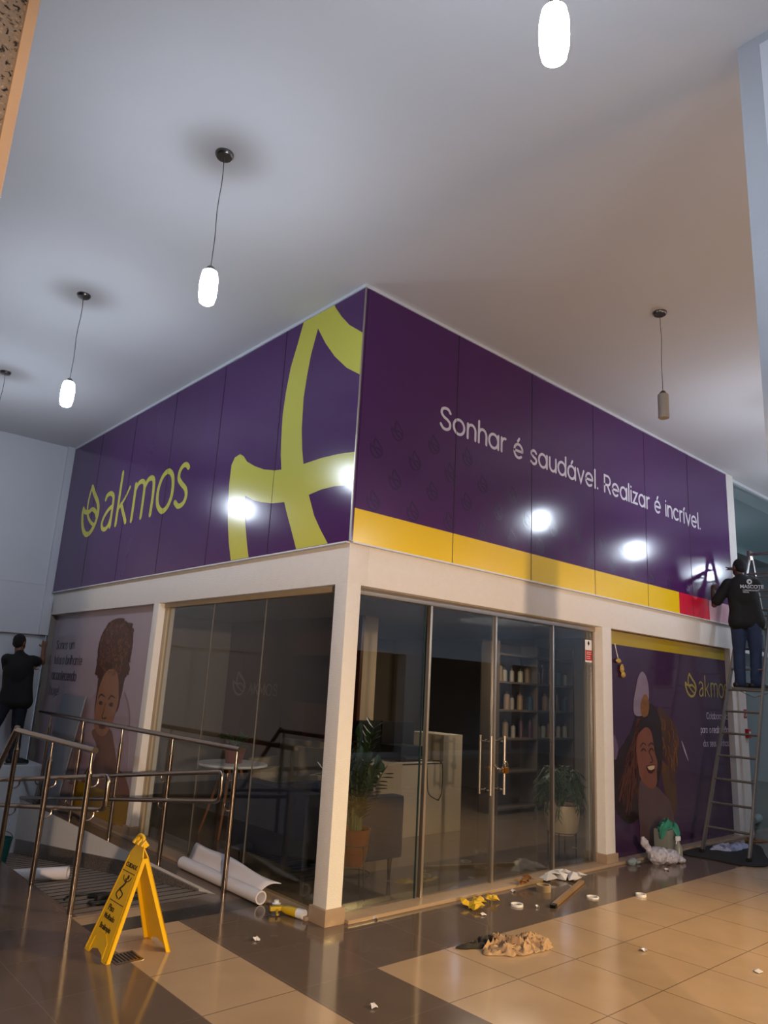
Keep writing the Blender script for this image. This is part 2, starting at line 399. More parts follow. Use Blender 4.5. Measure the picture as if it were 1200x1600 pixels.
# union of rounded forms grown into one continuous skin
def organic(name, prims, m, parent, voxel=0.008, smooth=6, noise=0.0, nscale=8.0, seed=0):
    mb = MB()
    for p in prims:
        if p[0] == 'c':
            _, a, b, ra, rb = p; a = Vector(a); b = Vector(b); d = b-a; L_ = d.length
            q = d.to_track_quat('Z', 'Y').to_matrix() if L_ > 1e-6 else Matrix.Identity(3)
            prof = [(0, -ra)] + [(ra*math.cos(R(t)), ra*math.sin(R(t))) for t in (-60, -30, 0)] + \
                   [(rb*math.cos(R(t)), L_+rb*math.sin(R(t))) for t in (0, 30, 60)] + [(0, L_+rb)]
            mb.lathe(prof, a, 14, q)
        elif p[0] == 'e':
            _, c, r, rz = p[:4]; g = bmesh.ops.create_uvsphere(mb.bm, u_segments=18, v_segments=12, radius=1)['verts']
            q = rz if not isinstance(rz, (int, float)) else Matrix.Rotation(rz, 3, 'Z')
            for v in g: v.co = q @ Vector((v.co.x*r[0], v.co.y*r[1], v.co.z*r[2])) + Vector(c)
        elif p[0] == 'b':
            _, c, h, q, bv = p; c = Vector(c); q = q if not isinstance(q, (int, float)) else Matrix.Rotation(q, 3, 'Z')
            mb.box(c.x-h[0], c.x+h[0], c.y-h[1], c.y+h[1], c.z-h[2], c.z+h[2], bv, q)
    bmesh.ops.recalc_face_normals(mb.bm, faces=mb.bm.faces)
    me = bpy.data.meshes.new('tmp'); mb.bm.to_mesh(me); mb.bm.free()
    t = bpy.data.objects.new('tmp', me); COL.objects.link(t)
    md = t.modifiers.new('r', 'REMESH'); md.mode = 'VOXEL'; md.voxel_size = voxel
    ms = t.modifiers.new('s', 'SMOOTH'); ms.iterations = smooth; ms.factor = 0.5
    if noise:
        tx = bpy.data.textures.new('folds', 'CLOUDS'); tx.noise_scale = 1.0/nscale; tx.noise_depth = 2
        dd = t.modifiers.new('d', 'DISPLACE'); dd.texture = tx; dd.strength = noise; dd.mid_level = 0.5; dd.texture_coords = 'GLOBAL'
    dg = bpy.context.evaluated_depsgraph_get(); nm = bpy.data.meshes.new_from_object(t.evaluated_get(dg))
    bpy.data.objects.remove(t); nm.name = name; nm.materials.clear(); nm.materials.append(m)
    nm.polygons.foreach_set('use_smooth', [True]*len(nm.polygons))
    if parent is not None and parent.get('_w'): nm.transform(Matrix.Translation(-parent.location))
    o = bpy.data.objects.new(name, nm); COL.objects.link(o)
    if parent is not None: o.parent = parent
    return o

ZC, ZB, ZG = 4.984, 2.749, 2.42
# ------------------------------------------------------------------ floor
def rects(L):
    mb = MB(); mats = []
    for (x0, x1, y0, y1, k) in L:
        if M[k] not in mats: mats.append(M[k])
        mb.mi = mats.index(M[k]); mb.quad((x0, y0, 0), (x1, y0, 0), (x1, y1, 0), (x0, y1, 0))
    return mb, mats
mb, mats = rects([
 (-12, -1.37, -14, 6.93, 'taupe'), (-1.37, -.79, -14, .64, 'cream2'), (-.79, -.2, -14, -.77, 'taupe'),
 (-.79, 16, -.77, 0, 'taupe'), (-.79, 0, 0, .64, 'taupe'), (-.2, 16, -14, -.77, 'cream'),
 (-1.37, -.12, .64, .88, 'dark_granite'), (-.12, 0, .64, .88, 'taupe'),
 (-1.37, -.79, .88, 1.07, 'cream2'), (-.79, 0, .88, 1.07, 'taupe'),
 (-.25, 0, 1.07, 6.93, 'taupe'), (-1.37, -1.33, 1.07, 6.93, 'taupe'),
 (0, 6.9, 0, 6.93, 'inner_tile'), (6.9, 16, 0, 6.93, 'taupe')])
fl = mb.build('floor', mats, None, 0, recalc=False); tag(fl, kind='structure')
# sunken ramp
def rz_(y): return -(y-1.07)*0.128
mb = MB(); mb.poly([(-1.33, 1.07, 0), (-1.33, 6.93, rz_(6.93)), (-1.33, 6.93, -1.1), (-1.33, 1.07, -1.1)], (1.08, 0, 0))
struct('floor_ramp', mb, M['ramp'])
mb = MB(); y = 1.18
while y < 6.0:
    z = rz_(y)+0.001; mb.box(-1.31, -.27, y-.006, y+.006, z-.004, z+.0015); y += 0.185
struct('trim_1', mb, M['groove'])
mb = MB(); mb.box(-.25, -.0, 1.07, 6.93, -1.1, -.002); struct('wall_ramp_right', mb, M['stucco'])
mb = MB(); mb.box(-1.37, -1.33, 1.07, 6.93, -1.1, -.002); struct('wall_ramp_left', mb, M['stucco'])
mb = MB(); mb.poly([(-.25, 1.35, rz_(1.35)), (-.25, 6.0, rz_(6.0)), (-.25, 6.0, rz_(6.0)+.17), (-.25, 2.2, rz_(2.2)+.12), (-.25, 1.35, -.02)], (-.018, 0, 0))
struct('baseboard_ramp', mb, M['granite'])
mb = MB(); mb.box(-1.33, -.0, 6.12, 6.93, -1.1, .40, .01); struct('floor_landing', mb, M['wall'])
# sills under the glazing
mb = MB(); mb.box(-.05, .14, .17, 6.9, 0, .025, .004); struct('trim_2', mb, M['sill'])
mb = MB(); mb.box(.17, 6.97, -.05, .16, 0, .025, .004); struct('trim_3', mb, M['sill'])

# ------------------------------------------------------------------ ceiling, walls
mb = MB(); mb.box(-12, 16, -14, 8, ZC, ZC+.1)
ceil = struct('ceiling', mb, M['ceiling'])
mb = MB()
mb.box(-12, 0.0, 6.93, 7.1, 2.85, ZC); mb.box(-12, .0, 6.90, 7.1, 2.12, 2.85); mb.box(-12, .0, 6.96, 7.1, -1.1, 2.12)
mb.box(-12, .0, 6.895, 6.93, 2.835, 2.865, .004); mb.box(-.13, .0, 6.87, 7.0, 2.12, ZC, .004)
struct('wall_back', mb, M['wall'])
mb = MB(); mb.box(-12, 16, -9.3, -9.1, 2.75, ZC); mb.box(-12, 16, -9.25, -9.1, 0, .1)
for x in (-8.2, -3.5, 1.2, 5.6, 9.8, 13.5): mb.box(x-.3, x+.3, -9.3, -9.0, 0, 2.75)
struct('wall_opposite', mb, M['wall'])
mb = MB(); mb.box(-12, 16, -9.08, -8.98, 2.48, 2.76, .005); struct('trim_4', mb, M['trim'])
mb = MB(); mb.box(-12, 16, -13.6, -13.5, 0, ZC); struct('wall_opposite_shops', mb, mat('dim_shop_interior', '#4b423a', 0.6, var=0.4, scale=1.3))
mb = MB(); mb.box(-10.2, -10.0, -13.6, 6.93, 0, ZC); struct('wall_left', mb, mat('dim_brown_wall', '#453c36', .7, var=.3, scale=1))
mb = MB(); mb.box(15.0, 15.2, -13.6, 6.93, 0, ZC); struct('wall_right', mb, M['wall'])

# storefront masonry: beam, corner column, side columns
mb = MB()
mb.box(0, .2, 0, 6.93, ZG, ZB, .004); mb.box(.2, 6.97, 0, .2, ZG, ZB, .004)
struct('wall_storefront_beam', mb, M['stucco'])
mb = MB(); mb.box(0, .14, 0, .155, 0, ZG+.01, .006); struct('wall_corner_column', mb, M['stucco'])
mb = MB(); mb.box(0, .2, 3.30, 3.43, 0, ZG+.01, .006); struct('wall_left_column', mb, M['stucco'])
mb = MB(); mb.box(3.62, 3.80, 0, .2, 0, ZG+.01, .006); struct('wall_right_column', mb, M['stucco'])
mb = MB(); mb.box(6.97, 7.2, -.03, .3, 0, ZC, .006); mb.box(6.84, 6.97, -.0, .2, 0, ZG, .004)
struct('wall_end_pillar', mb, M['stucco'])
mb = MB()
for (a, b, c, d) in ((-.02, .16, -.02, .175), (-.02, .12, 3.28, 3.45), (3.60, 3.82, -.02, .12)):
    mb.box(a, b, c, d, 0, .108, .003)
struct('baseboard_columns', mb, M['sill'])
# beige aluminium frames of the openings
mb = MB()
mb.box(.07, .13, .155, 3.30, 2.375, ZG, .003); mb.box(.08, .12, 3.23, 3.30, .02, ZG, .003)
struct('trim_5', mb, mat('cream_aluminium_frame', '#a89880', 0.45, 0.2, bump=0.02))
mb = MB()
mb.box(.14, 3.62, .09, .17, 2.365, ZG, .003); mb.box(3.585, 3.62, .1, .15, .02, ZG, .003)
struct('trim_6', mb, M['alu'])

# shop interior shell
iw = mat('shop_inner_wall_paint', '#7d756d', 0.7, var=0.06, scale=2)
mb = MB(); mb.box(0.2, 6.9, .2, 6.9, 2.60, 2.68); struct('ceiling_shop', mb, mat('shop_ceiling_paint', '#8a8076', 0.8, var=0.05, scale=2))
mb = MB(); mb.box(0.0, 6.9, 6.85, 6.93, 0, 2.6); struct('wall_shop_back', mb, iw)
mb = MB(); mb.box(6.84, 6.92, .2, 6.9, 0, 2.6); struct('wall_shop_right', mb, iw)
mb = MB(); mb.box(0.12, .2, 3.43, 6.9, 0, 2.6); struct('wall_shop_left', mb, iw)
mb = MB(); mb.box(3.8, 6.9, .14, .2, 0, 2.6); struct('wall_shop_front', mb, iw)
mb = MB(); mb.box(0.0, 6.9, 0.02, 6.9, ZB, ZC); struct('wall_above_shop', mb, M['wall'])
wood = mat('dark_wood_panelling', '#4c2818', 0.35, var=0.35, scale=3, stretch=(1, 6, 0.4))
mb = MB(); mb.box(3.01, 3.06, 3.36, 6.85, 0, 2.6)
for i in range(1, 6): mb.box(3.007, 3.02, 3.36+i*.6-.004, 3.36+i*.6+.004, 0, 2.6)
struct('wall_shop_wood', mb, wood)
mb = MB(); mb.box(3.06, 3.31, 3.36, 3.70, 0, 2.6, .005); struct('wall_shop_pillar', mb, mat('beige_pillar_paint', '#b39f84', 0.6, var=0.03))

# ------------------------------------------------------------------ glazing
def pane(n, x0, x1, y0, y1, z0=.025, z1=2.375, m=None):
    mb = MB(); mb.box(x0, x1, y0, y1, z0, z1)
    return tag(mb.build('window_%d' % n, m or M['glass'], None, 0), kind='structure')
k = 1
for (a, b) in ((.165, 1.27), (1.278, 2.22), (2.228, 3.24)): pane(k, .096, .104, a, b); k += 1
pane(k, .145, .99, .116, .124, m=M['glass_front']); k += 1
pane(k, 2.86, 3.59, .116, .124, m=M['glass_front']); k += 1
mb = MB()
for x in (.985,): mb.box(x, x+.008, .112, .128, .025, 2.375)
struct('trim_7', mb, M['glass_edge'])
mb = MB()
for y in (1.274, 2.224): mb.box(.094, .106, y-.003, y+.003, .025, 2.375)
struct('trim_8', mb, mat('grey_glass_joint', '#6b6660', .4, bump=.01))
def glass_door(n, x0, x1, hx, side):
    d = bpy.data.objects.new('door_%d' % n, None); COL.objects.link(d); d.location = (x0, .12, 0); d['_w'] = 1; d['kind'] = 'structure'
    mb = MB(); mb.box(x0, x1, .116, .124, .03, 2.37); mb.build('glass_leaf', M['glass_front'], d, 0)
    for y in (.06, .19):
        mb = MB(); mb.tube([(hx, y, .76), (hx, y, 1.27)], .0125, 12)
        for z in (.80, 1.22): mb.tube([(hx, y, z), (hx, .12, z)], .007, 8); mb.tube([(hx, .11, z), (hx, .13, z)], .016, 12)
        mb.build('handle', M['alu'], d)
    return d
dL = glass_door(1, 1.06, 1.925, 1.84, -1)
dR = glass_door(2, 1.945, 2.845, 2.03, 1)
for x in (1.05, 1.935, 2.855):
    mb = MB(); mb.box(x-.013, x+.013, .10, .14, .02, 2.37, .003); struct('trim_%d' % (9+int(x)), mb, M['alu'])
# padlock on the door handles
t = thing('padlock', 'brass padlock and chain fastening the two glass door handles', 'padlock', (1.935, .06, .99))
mb = MB(); mb.box(1.99, 2.05, .02, .05, .945, 1.0, .006); mb.build('body', mat('brass', '#a5702c', 0.3, 0.9, bump=.02), t)
mb = MB(); mb.tube(smoothline([(2.0, .035, .995), (2.0, .035, 1.03), (2.02, .035, 1.05), (2.04, .035, 1.03), (2.04, .035, .995)], 4), .005, 8)
mb.build('shackle', M['steel'], t)
mb = MB()
for i in range(9):
    a = i/8; c = Vector((1.86+.15*a, .035-.006*math.sin(a*9), 1.02-.035*math.sin(PI*a)))
    ring = [(c.x+.012*math.cos(R(q)), c.y+(.008*math.sin(R(q)) if i % 2 else 0), c.z+(0 if i % 2 else .008*math.sin(R(q)))) for q in range(0, 361, 45)]
    mb.tube(ring, .003, 6)
mb.build('chain', M['steel'], t)

# ------------------------------------------------------------------ fascia signs
AK = {  # traced strokes of the lettering on the side wall, (y, z) in metres
 'leafA': [(5.871, 4.193), (5.922, 4.086), (5.944, 3.957), (5.919, 3.83), (5.837, 3.729), (5.708, 3.645), (5.597, 3.602)],
 'leafB': [(5.871, 4.193), (5.73, 4.055), (5.567, 3.916), (5.503, 3.779), (5.541, 3.634), (5.66, 3.522), (5.814, 3.492), (5.955, 3.558), (6.054, 3.677), (6.102, 3.815), (6.1, 3.906)],
 'leafC': [(6.1, 3.906), (6.009, 3.843), (5.861, 3.822), (5.745, 3.846), (5.61, 3.794), (5.546, 3.722)]}
AKL = {
 'a1': [(5.279, 3.916), (5.252, 3.96), (5.147, 3.976), (5.04, 3.935), (5.003, 3.845), (5.003, 3.662), (5.001, 3.502)],
 'a2': [(4.999, 3.783), (5.134, 3.749), (5.257, 3.666), (5.303, 3.579), (5.257, 3.510), (5.153, 3.486), (5.057, 3.532), (5.004, 3.646)],
 'k1': [(4.806, 4.203), (4.812, 3.892), (4.814, 3.501)], 'k2': [(4.502, 3.957), (4.61, 3.835), (4.78, 3.72)],
 'k3': [(4.72, 3.762), (4.61, 3.63), (4.499, 3.496)],
 'm1': [(4.323, 3.959), (4.32, 3.739), (4.325, 3.492)],
 'm2': [(4.327, 3.87), (4.251, 3.955), (4.138, 3.968), (4.061, 3.914), (4.046, 3.753), (4.05, 3.494)],
 'm3': [(4.043, 3.88), (3.975, 3.95), (3.874, 3.964), (3.797, 3.91), (3.775, 3.738), (3.783, 3.489)],
 'o': [(3.447, 3.965), (3.55, 3.93), (3.62, 3.84), (3.645, 3.727), (3.61, 3.59), (3.50, 3.50), (3.41, 3.49), (3.32, 3.54), (3.262, 3.64), (3.258, 3.76), (3.29, 3.87), (3.36, 3.94)],
 's': [(2.911, 3.91), (2.975, 3.956), (3.056, 3.958), (3.124, 3.904), (3.125, 3.82), (3.04, 3.745), (2.93, 3.667), (2.895, 3.583), (2.942, 3.505), (3.058, 3.487), (3.155, 3.547)]}
def emblem(mb, to3, th, w=1.0):
    for k_, ww in (('leafA', .05), ('leafB', .075), ('leafC', .065)):
        ribbon(mb, smoothline(AK[k_], 4), ww*w, to3, th)
def word(mb, to3, th, w=1.0):
    wd = {'a1': .065, 'a2': .06, 'k1': .068, 'k2': .042, 'k3': .065, 'm1': .066, 'm2': .062, 'm3': .066, 'o': .066, 's': .06}
    for k_, pts in AKL.items():
        if k_ == 'o': ribbon(mb, [tuple(p) for p in smoothline(pts, 4, True)], wd[k_]*w, to3, th, True)
        else: ribbon(mb, smoothline(pts, 4), wd[k_]*w, to3, th)
SG = 0.03   # the printed boards stand proud of the wall
# side wall sign (x = 0)
s1 = thing('storefront_sign', 'purple sign along the side wall with the yellow-green akmos name and a huge leaf', 'sign', (-.0, 0, ZB))
ys = [0.0, 1.147, 2.294, 3.441, 4.588, 5.735, 6.87]
for a, b in zip(ys, ys[1:]):
    mb = MB(); mb.box(-SG, 0, a+.0025+(-SG if a == 0 else 0), b-.0025, ZB, ZC-.03, 0); mb.build('panel', M['purple'], s1, 0)
lx = lambda y_, z_: (-SG, y_, z_)
P1 = [(0.875, 4.952), (0.947, 4.749), (1.027, 4.541), (1.07, 4.309), (1.092, 4.086), (1.078, 3.818), (1.062, 3.672), (1.03, 3.53), (0.935, 3.207), (0.882, 3.101), (0.8, 2.957), (0.69, 2.755), (0.251, 2.755), (0.371, 2.892), (0.469, 3.019), (0.57, 3.216), (0.687, 3.515), (0.727, 3.666), (0.76, 3.862), (0.773, 4.161), (0.748, 4.363), (0.713, 4.564), (0.635, 4.805), (0.499, 4.612), (0.345, 4.433), (0.163, 4.27), (-0.025, 4.15), (-0.025, 4.53), (0.167, 4.671), (0.291, 4.799), (0.391, 4.925), (0.405, 4.952)]
P2 = [(1.773, 2.756), (1.848, 2.941), (1.907, 3.15), (1.944, 3.361), (1.963, 3.559), (1.957, 3.755), (1.905, 3.823), (1.806, 3.838), (1.736, 3.803), (1.661, 3.732), (1.502, 3.653), (1.327, 3.587), (1.141, 3.542), (1.03, 3.53), (0.935, 3.207), (1.135, 3.227), (1.319, 3.265), (1.465, 3.307), (1.626, 3.376), (1.606, 3.229), (1.564, 3.066), (1.511, 2.904), (1.454, 2.756)]
P3 = [(0.687, 3.515), (0.427, 3.518), (0.189, 3.505), (-0.025, 3.480), (-0.025, 3.20), (0.213, 3.232), (0.393, 3.234), (0.57, 3.216)]
mb = MB()
for P in (P1, P2, P3): mb.poly([lx(*q) for q in P], (-.0015, 0, 0))
o = mb.build('leaf_emblem', M['lime'], s1, 0)
mb = MB(); emblem(mb, lx, (-.0015, 0, 0)); mb.build('small_leaf_emblem', M['lime'], s1, 0)
mb = MB(); word(mb, lx, (-.0015, 0, 0)); mb.build('lettering', M['lime'], s1, 0)
for y in ys[1:-1]:
    mb = MB(); mb.box(-SG-.0022, -SG, y-.003, y+.003, ZB, ZC-.03); mb.build('panel_joint', M['seam'], s1, 0)
mb = MB(); mb.box(-SG-.012, 0, -SG-.01, 6.87, ZC-.03, ZC, .002); mb.box(-SG-.01, 0, 0, 6.87, ZB-.012, ZB); mb.build('border_trim', M['trim'], s1)
mb = MB(); mb.box(-SG-.005, -SG+.006, -SG-.005, -SG+.006, ZB, ZC-.03); mb.build('corner_trim', M['alu'], s1)
# front wall sign (y = 0)
s2 = thing('storefront_sign', 'long purple front sign with the white slogan and a yellow stripe below', 'sign', (0, 0, ZB))
xs = [0.0, 1.147, 2.294, 3.441, 4.588, 5.735, 6.96]
for a, b in zip(xs, xs[1:]):
    mb = MB(); mb.box(a+.0025, b-.0025, -SG, 0, 3.02, ZC-.03); mb.build('panel', M['purple'], s2, 0)
for a, b in zip(xs, xs[1:]):
    if a > 5: continue
    mb = MB(); mb.box(a+.0025, b-.0025, -SG, 0, ZB, 3.02); mb.build('stripe', M['yellow'], s2, 0)
mb = MB(); mb.box(5.36, 6.2, -SG-.0015, 0, ZB, 3.02); mb.build('red_stripe', M['red'], s2, 0)
mb = MB(); mb.box(4.5905, 5.36, -SG-.001, 0, ZB, 3.02); mb.build('stripe', M['yellow'], s2, 0)
mb = MB(); mb.box(6.2, 6.96, -SG-.0015, 0, ZB, 3.02); mb.build('stripe_reflection', M['pink'], s2, 0)  # pale end of the stripe is a reflection put into the colour
wy = lambda x_, z_: (x_, -SG, z_)
words = 'Sonhar \u00e9 saud\u00e1vel. Realizar \u00e9 incr\u00edvel.'
tl_ = lambda s_: sum(glyph(c)[0]+.24 for c in s_)
U = 5.12/(tl_(words)-.24); xc = .93
for w_ in words.split(' '):
    mb = MB(); write(mb, w_, xc, 3.965, .142, (tl_(w_)-.24)*U, wy, (0, -.0015, 0), .19, .24)
    mb.build('lettering', M['lettering'], s2, 0); xc += tl_(w_+' ')*U
for row, (z0, n0) in enumerate(((3.12, 13), (3.35, 9), (3.57, 5), (3.78, 3))):
    for i in range(n0):
        cx = .19 + (.225 if row % 2 else 0) + i*.45; 
        to = (lambda cx_, z_: (lambda u, v: (cx_ - (u-5.8)*.22, -SG, z_ + (v-3.84)*.235)))(cx, z0)
        mb = MB()
        for k_ in AK: ribbon(mb, smoothline(AK[k_], 3), .07, to, (0, -.0008, 0))
        mb.build('printed_leaf', M['purple_dark'], s2, 0)
for x in xs[1:-1]:
    mb = MB(); mb.box(x-.003, x+.003, -SG-.0022, -SG, ZB, ZC-.03); mb.build('panel_joint', M['seam'], s2, 0)
mb = MB(); mb.box(0, 6.97, -SG-.012, 0, ZC-.03, ZC, .002); mb.box(0, 6.97, -SG-.01, 0, ZB-.012, ZB); mb.build('border_trim', M['trim'], s2)

# ------------------------------------------------------------------ posters
def flat(parent, name, pts, to3, th, m, smooth=True):
    P = smoothline([(p[0], p[1], 0) for p in pts], 4, True) if smooth else [Vector((p[0], p[1], 0)) for p in pts]
    mb = MB(); mb.poly([to3(q.x, q.y) for q in P], th); return mb.build(name, m, parent, 0)
pl_ = thing('window_poster', 'pale poster on the side wall showing a curly haired woman', 'poster', (.08, 5.1, 0))
mb = MB(); mb.box(.08, .12, 3.43, 6.85, .025, ZG); mb.build('print', mat('pale_mauve_print', '#9b8c96', 0.25, var=0.05, scale=1.5), pl_, 0)
T = lambda k_: (lambda y_, z_: (.08-.0012*k_, y_, z_))
th = (-.001, 0, 0)
flat(pl_, 'pink_shape', [(5.3, .03), (5.35, .8), (5.1, 1.3), (4.6, 1.5), (4.1, 1.4), (3.85, 1.1), (3.8, .03)], T(0), th, mat('dusky_pink_print', '#94808b', 0.25, bump=.01))
mb = MB(); mb.box(.077, .08, 3.44, 5.2, .03, .33); mb.build('yellow_band', mat('mustard_print', '#8a6a14', 0.25, bump=.01), pl_, 0)
skin_p = mat('brown_skin_print', '#6f4a38', 0.25, var=0.25, scale=2.5)
hair_p = mat('curly_brown_hair_print', '#46291c', 0.3, var=0.95, scale=34)
flat(pl_, 'shoulders', [(4.85, .96), (4.88, .89), (4.7, .78), (4.72, .6), (4.95, .45), (5.05, .2), (5.0, .05), (3.6, .05), (3.6, .35), (3.75, .52), (4.0, .62), (4.18, .83), (4.37, 1.0)], T(1), th, skin_p)
rnd = random.Random(3)
hp = [(4.56, 2.30), (4.83, 2.25), (4.97, 2.14), (5.0, 2.02), (5.06, 1.88), (5.06, 1.77), (5.06, 1.62), (4.95, 1.58), (4.93, 1.48), (4.9, 1.15), (4.7, 1.2), (4.5, 1.3), (4.25, 1.2), (4.17, 1.39), (4.14, 1.57), (4.05, 1.66), (4.07, 1.85), (4.06, 2.02), (4.10, 2.19), (4.31, 2.25)]
H2 = smoothline([(p[0], p[1], 0) for p in hp], 8, True)
H3 = []
for i, q in enumerate(H2):
    H3.append((q.x+rnd.uniform(-.03, .03)*(1 if q.y > 1.55 else .1), q.y+rnd.uniform(-.02, .02)*(1 if q.y > 1.55 else .1)))
flat(pl_, 'hair', H3, T(2), th, hair_p, False)
flat(pl_, 'face', [(4.55, 1.69), (4.75, 1.62), (4.86, 1.45), (4.89, 1.22), (4.87, 1.05), (4.79, .95), (4.62, .90), (4.45, .93), (4.34, 1.06), (4.27, 1.18), (4.23, 1.32), (4.27, 1.47), (4.36, 1.63)], T(3), th, mat('warm_skin_print', '#8c6148', 0.25, var=0.2, scale=4))
mb = MB(); rc = random.Random(5)
for i_ in range(170):
    yy, zz = rc.uniform(4.10, 5.04), rc.uniform(1.62, 2.28)
    if ((yy-4.56)/.50)**2 + ((zz-1.96)/.34)**2 > 1.0: continue
    a0 = rc.uniform(0, 360); r_ = rc.uniform(.018, .045)
    ribbon(mb, arc(yy, zz, r_, r_*.9, a0, a0+rc.uniform(120, 260), 7), .008, T(3), th)
mb.build('curls', mat('copper_brown_curl_print', '#7a4c32', .3, var=.3, scale=12), pl_, 0)
mb = MB()
for i_ in range(150):      # frizzy outline of the hair
    a0 = rc.uniform(-30, 210); yy = 4.56+.49*math.cos(R(a0)); zz = 1.94+.33*math.sin(R(a0)); r_ = rc.uniform(.015, .035)
    ribbon(mb, arc(yy, zz, r_, r_, a0-90, a0+rc.uniform(60, 200), 6), .007, T(3), th)
mb.build('frizzy_curls', hair_p, pl_, 0)
dk = mat('dark_print', '#241512', 0.3, bump=.01)
mb = MB()
for yc in (4.74, 4.42):
    ribbon(mb, smoothline([(yc+.10, 1.33), (yc+.03, 1.375), (yc-.09, 1.355)], 4), [.012, .02, .012], T(4), th)
    ribbon(mb, arc(yc, 1.275, .055, .018, 0, 360, 14), .012, T(4), th, True)
    mb.poly([T(4)(*q) for q in arc(yc, 1.275, .022, .018, 0, 330, 10)], th)
ribbon(mb, smoothline([(4.60, 1.28), (4.62, 1.18), (4.65, 1.12), (4.58, 1.10), (4.52, 1.12)], 4), .012, T(4), th)
mb.build('eyes', dk, pl_, 0)
mb = MB(); mb.poly([T(4)(*q) for q in [(4.72, 1.03), (4.60, 1.045), (4.46, 1.04), (4.50, 1.0), (4.60, .975), (4.68, .99)]], th); mb.build('mouth', mat('lip_print', '#5d2a26', .3, bump=.01), pl_, 0)
mb = MB()
for s_ in range(2): ribbon(mb, smoothline([(4.09, 1.42), (3.95, 1.3), (3.86, 1.15), (3.84, .98)], 4), .03, T(1), th)
mb.build('lens_arc', mat('mauve_print', '#7a6570', .3, bump=.01), pl_, 0)
dkt = mat('navy_text_print', '#23232c', .3, bump=.01)
mb = MB(); mb2 = MB()
tl = lambda u, v: (.078, 6.66-u, v)
for tx_, z_, w_ in (('Somos', 1.93, .44), ('futuro', 1.72, .40)):
    m3 = MB(); write(m3, tx_, 0, z_, .085, w_, tl, th, .14, .22); m3.build('lettering', dkt, pl_, 0)
for tx_, x_, z_, w_ in (('um', .52, 1.93, .20), ('brilhante', .47, 1.72, .61)):
    m3 = MB(); write(m3, tx_, x_, z_, .085, w_, tl, th, .14, .22); m3.build('lettering', dkt, pl_, 0)
write(mb2, 'acontecendo', 0, 1.51, .085, .95, tl, th, .24, .26)
write(mb, 'hoje!', 0, 1.30, .085, .36, tl, th, .14, .22)
mb.build('lettering', dkt, pl_, 0); mb2.build('bold_lettering', dkt, pl_, 0)

pr = thing('window_poster', 'dark purple poster beside the ladder with a laughing woman under the akmos name', 'poster', (5.3, .08, 0))
mb = MB(); mb.box(3.80, 6.84, .08, .12, .025, ZG); mb.build('print', mat('deep_purple_print', '#38243f', 0.12, var=0.12, scale=1.2), pr, 0)
T = lambda k_: (lambda x_, z_: (x_, .08-.0012*k_, z_)); th = (0, -.001, 0)
mb = MB(); mb.box(3.81, 6.83, .0765, .08, 2.26, 2.41); mb.build('yellow_band', mat('mustard_yellow_print', '#a08a1c', .2, bump=.01), pr, 0)
hairR = mat('chestnut_hair_print', '#241719', .2, var=.5, scale=9)
flat(pr, 'second_face', [(4.94, 1.6), (4.90, 1.43), (4.9, 1.2), (4.99, 1.06), (5.15, .9), (5.23, .72), (5.35, .86), (5.43, 1.16), (5.38, 1.35), (5.24, 1.46), (5.08, 1.56)], T(1), th, mat('shadowed_skin_print', '#3f281d', .2, var=.5, scale=7))
flat(pr, 'second_neck', [(4.95, .95), (5.1, .5), (5.25, .35), (5.32, .6), (5.25, .85)], T(0), th, mat('dim_skin_print', '#49331f', .2, bump=.01))
flat(pr, 'hair', [(4.62, 1.62), (4.46, 1.55), (4.33, 1.35), (4.15, 1.2), (4.02, 1.1), (3.92, 1.0), (3.90, .7), (3.96, .5), (4.2, .35), (4.45, .4), (4.8, .6), (5.0, 1.0), (5.0, 1.3), (4.95, 1.5), (4.8, 1.62)], T(2), th, hairR)
mb = MB(); rc = random.Random(9)
for i_ in range(34):       # wavy locks falling left of the face and behind it
    f_ = i_/33; x0 = 4.50-.06*f_; x1 = 3.98+.42*f_+rc.uniform(-.04, .04); z1 = .55+.35*abs(f_-.5)+rc.uniform(-.1, .1)
    pts = [(x0+(x1-x0)*t_+.025*math.sin(9*t_+i_), 1.46-.05*f_+(z1-1.46)*t_) for t_ in [k_/9 for k_ in range(10)]]
    ribbon(mb, smoothline(pts, 2), .007+.006*rc.random(), T(3), th)
mb.build('hair_locks', mat('auburn_lock_print', '#4b2b22', .2, var=.5, scale=6), pr, 0)
mb = MB()
for i_ in range(26):
    x_ = 4.98+rc.uniform(0, .40); z_ = rc.uniform(.95, 1.48)
    ribbon(mb, smoothline([(x_, z_), (x_+.03, z_-.06), (x_+.01, z_-.13)], 3), .010, T(2), th)
mb.build('second_face_strokes', mat('ochre_stroke_print', '#6b4420', .2, var=.4, scale=9), pr, 0)
flat(pr, 'shoulders', [(4.50, .8), (4.42, .55), (4.44, .3), (4.50, .05), (5.2, .05), (5.22, .33), (5.14, .52), (4.98, .62), (4.84, .70)], T(3), th, mat('lilac_dress_print', '#4c3a3c', .2, var=.3, scale=3))
flat(pr, 'face', [(4.62, 1.36), (4.45, 1.27), (4.40, 1.11), (4.43, .97), (4.47, .82), (4.60, .72), (4.75, .68), (4.84, .74), (4.85, .87), (4.87, .97), (4.82, 1.07), (4.79, 1.2), (4.74, 1.32)], T(4), th, mat('glowing_skin_print', '#6b4133', .2, var=.3, scale=5))
mb = MB()
for xc in (4.56, 4.74):
    ribbon(mb, smoothline([(xc-.07, 1.15), (xc, 1.185), (xc+.06, 1.16)], 4), .014, T(5), th)
    ribbon(mb, smoothline([(xc-.05, 1.10), (xc, 1.125), (xc+.05, 1.10)], 4), .016, T(5), th)
ribbon(mb, smoothline([(4.68, 1.1), (4.74, 1.02), (4.76, .98), (4.70, .97)], 4), .012, T(5), th)
mb.build('eyes', dk, pr, 0)
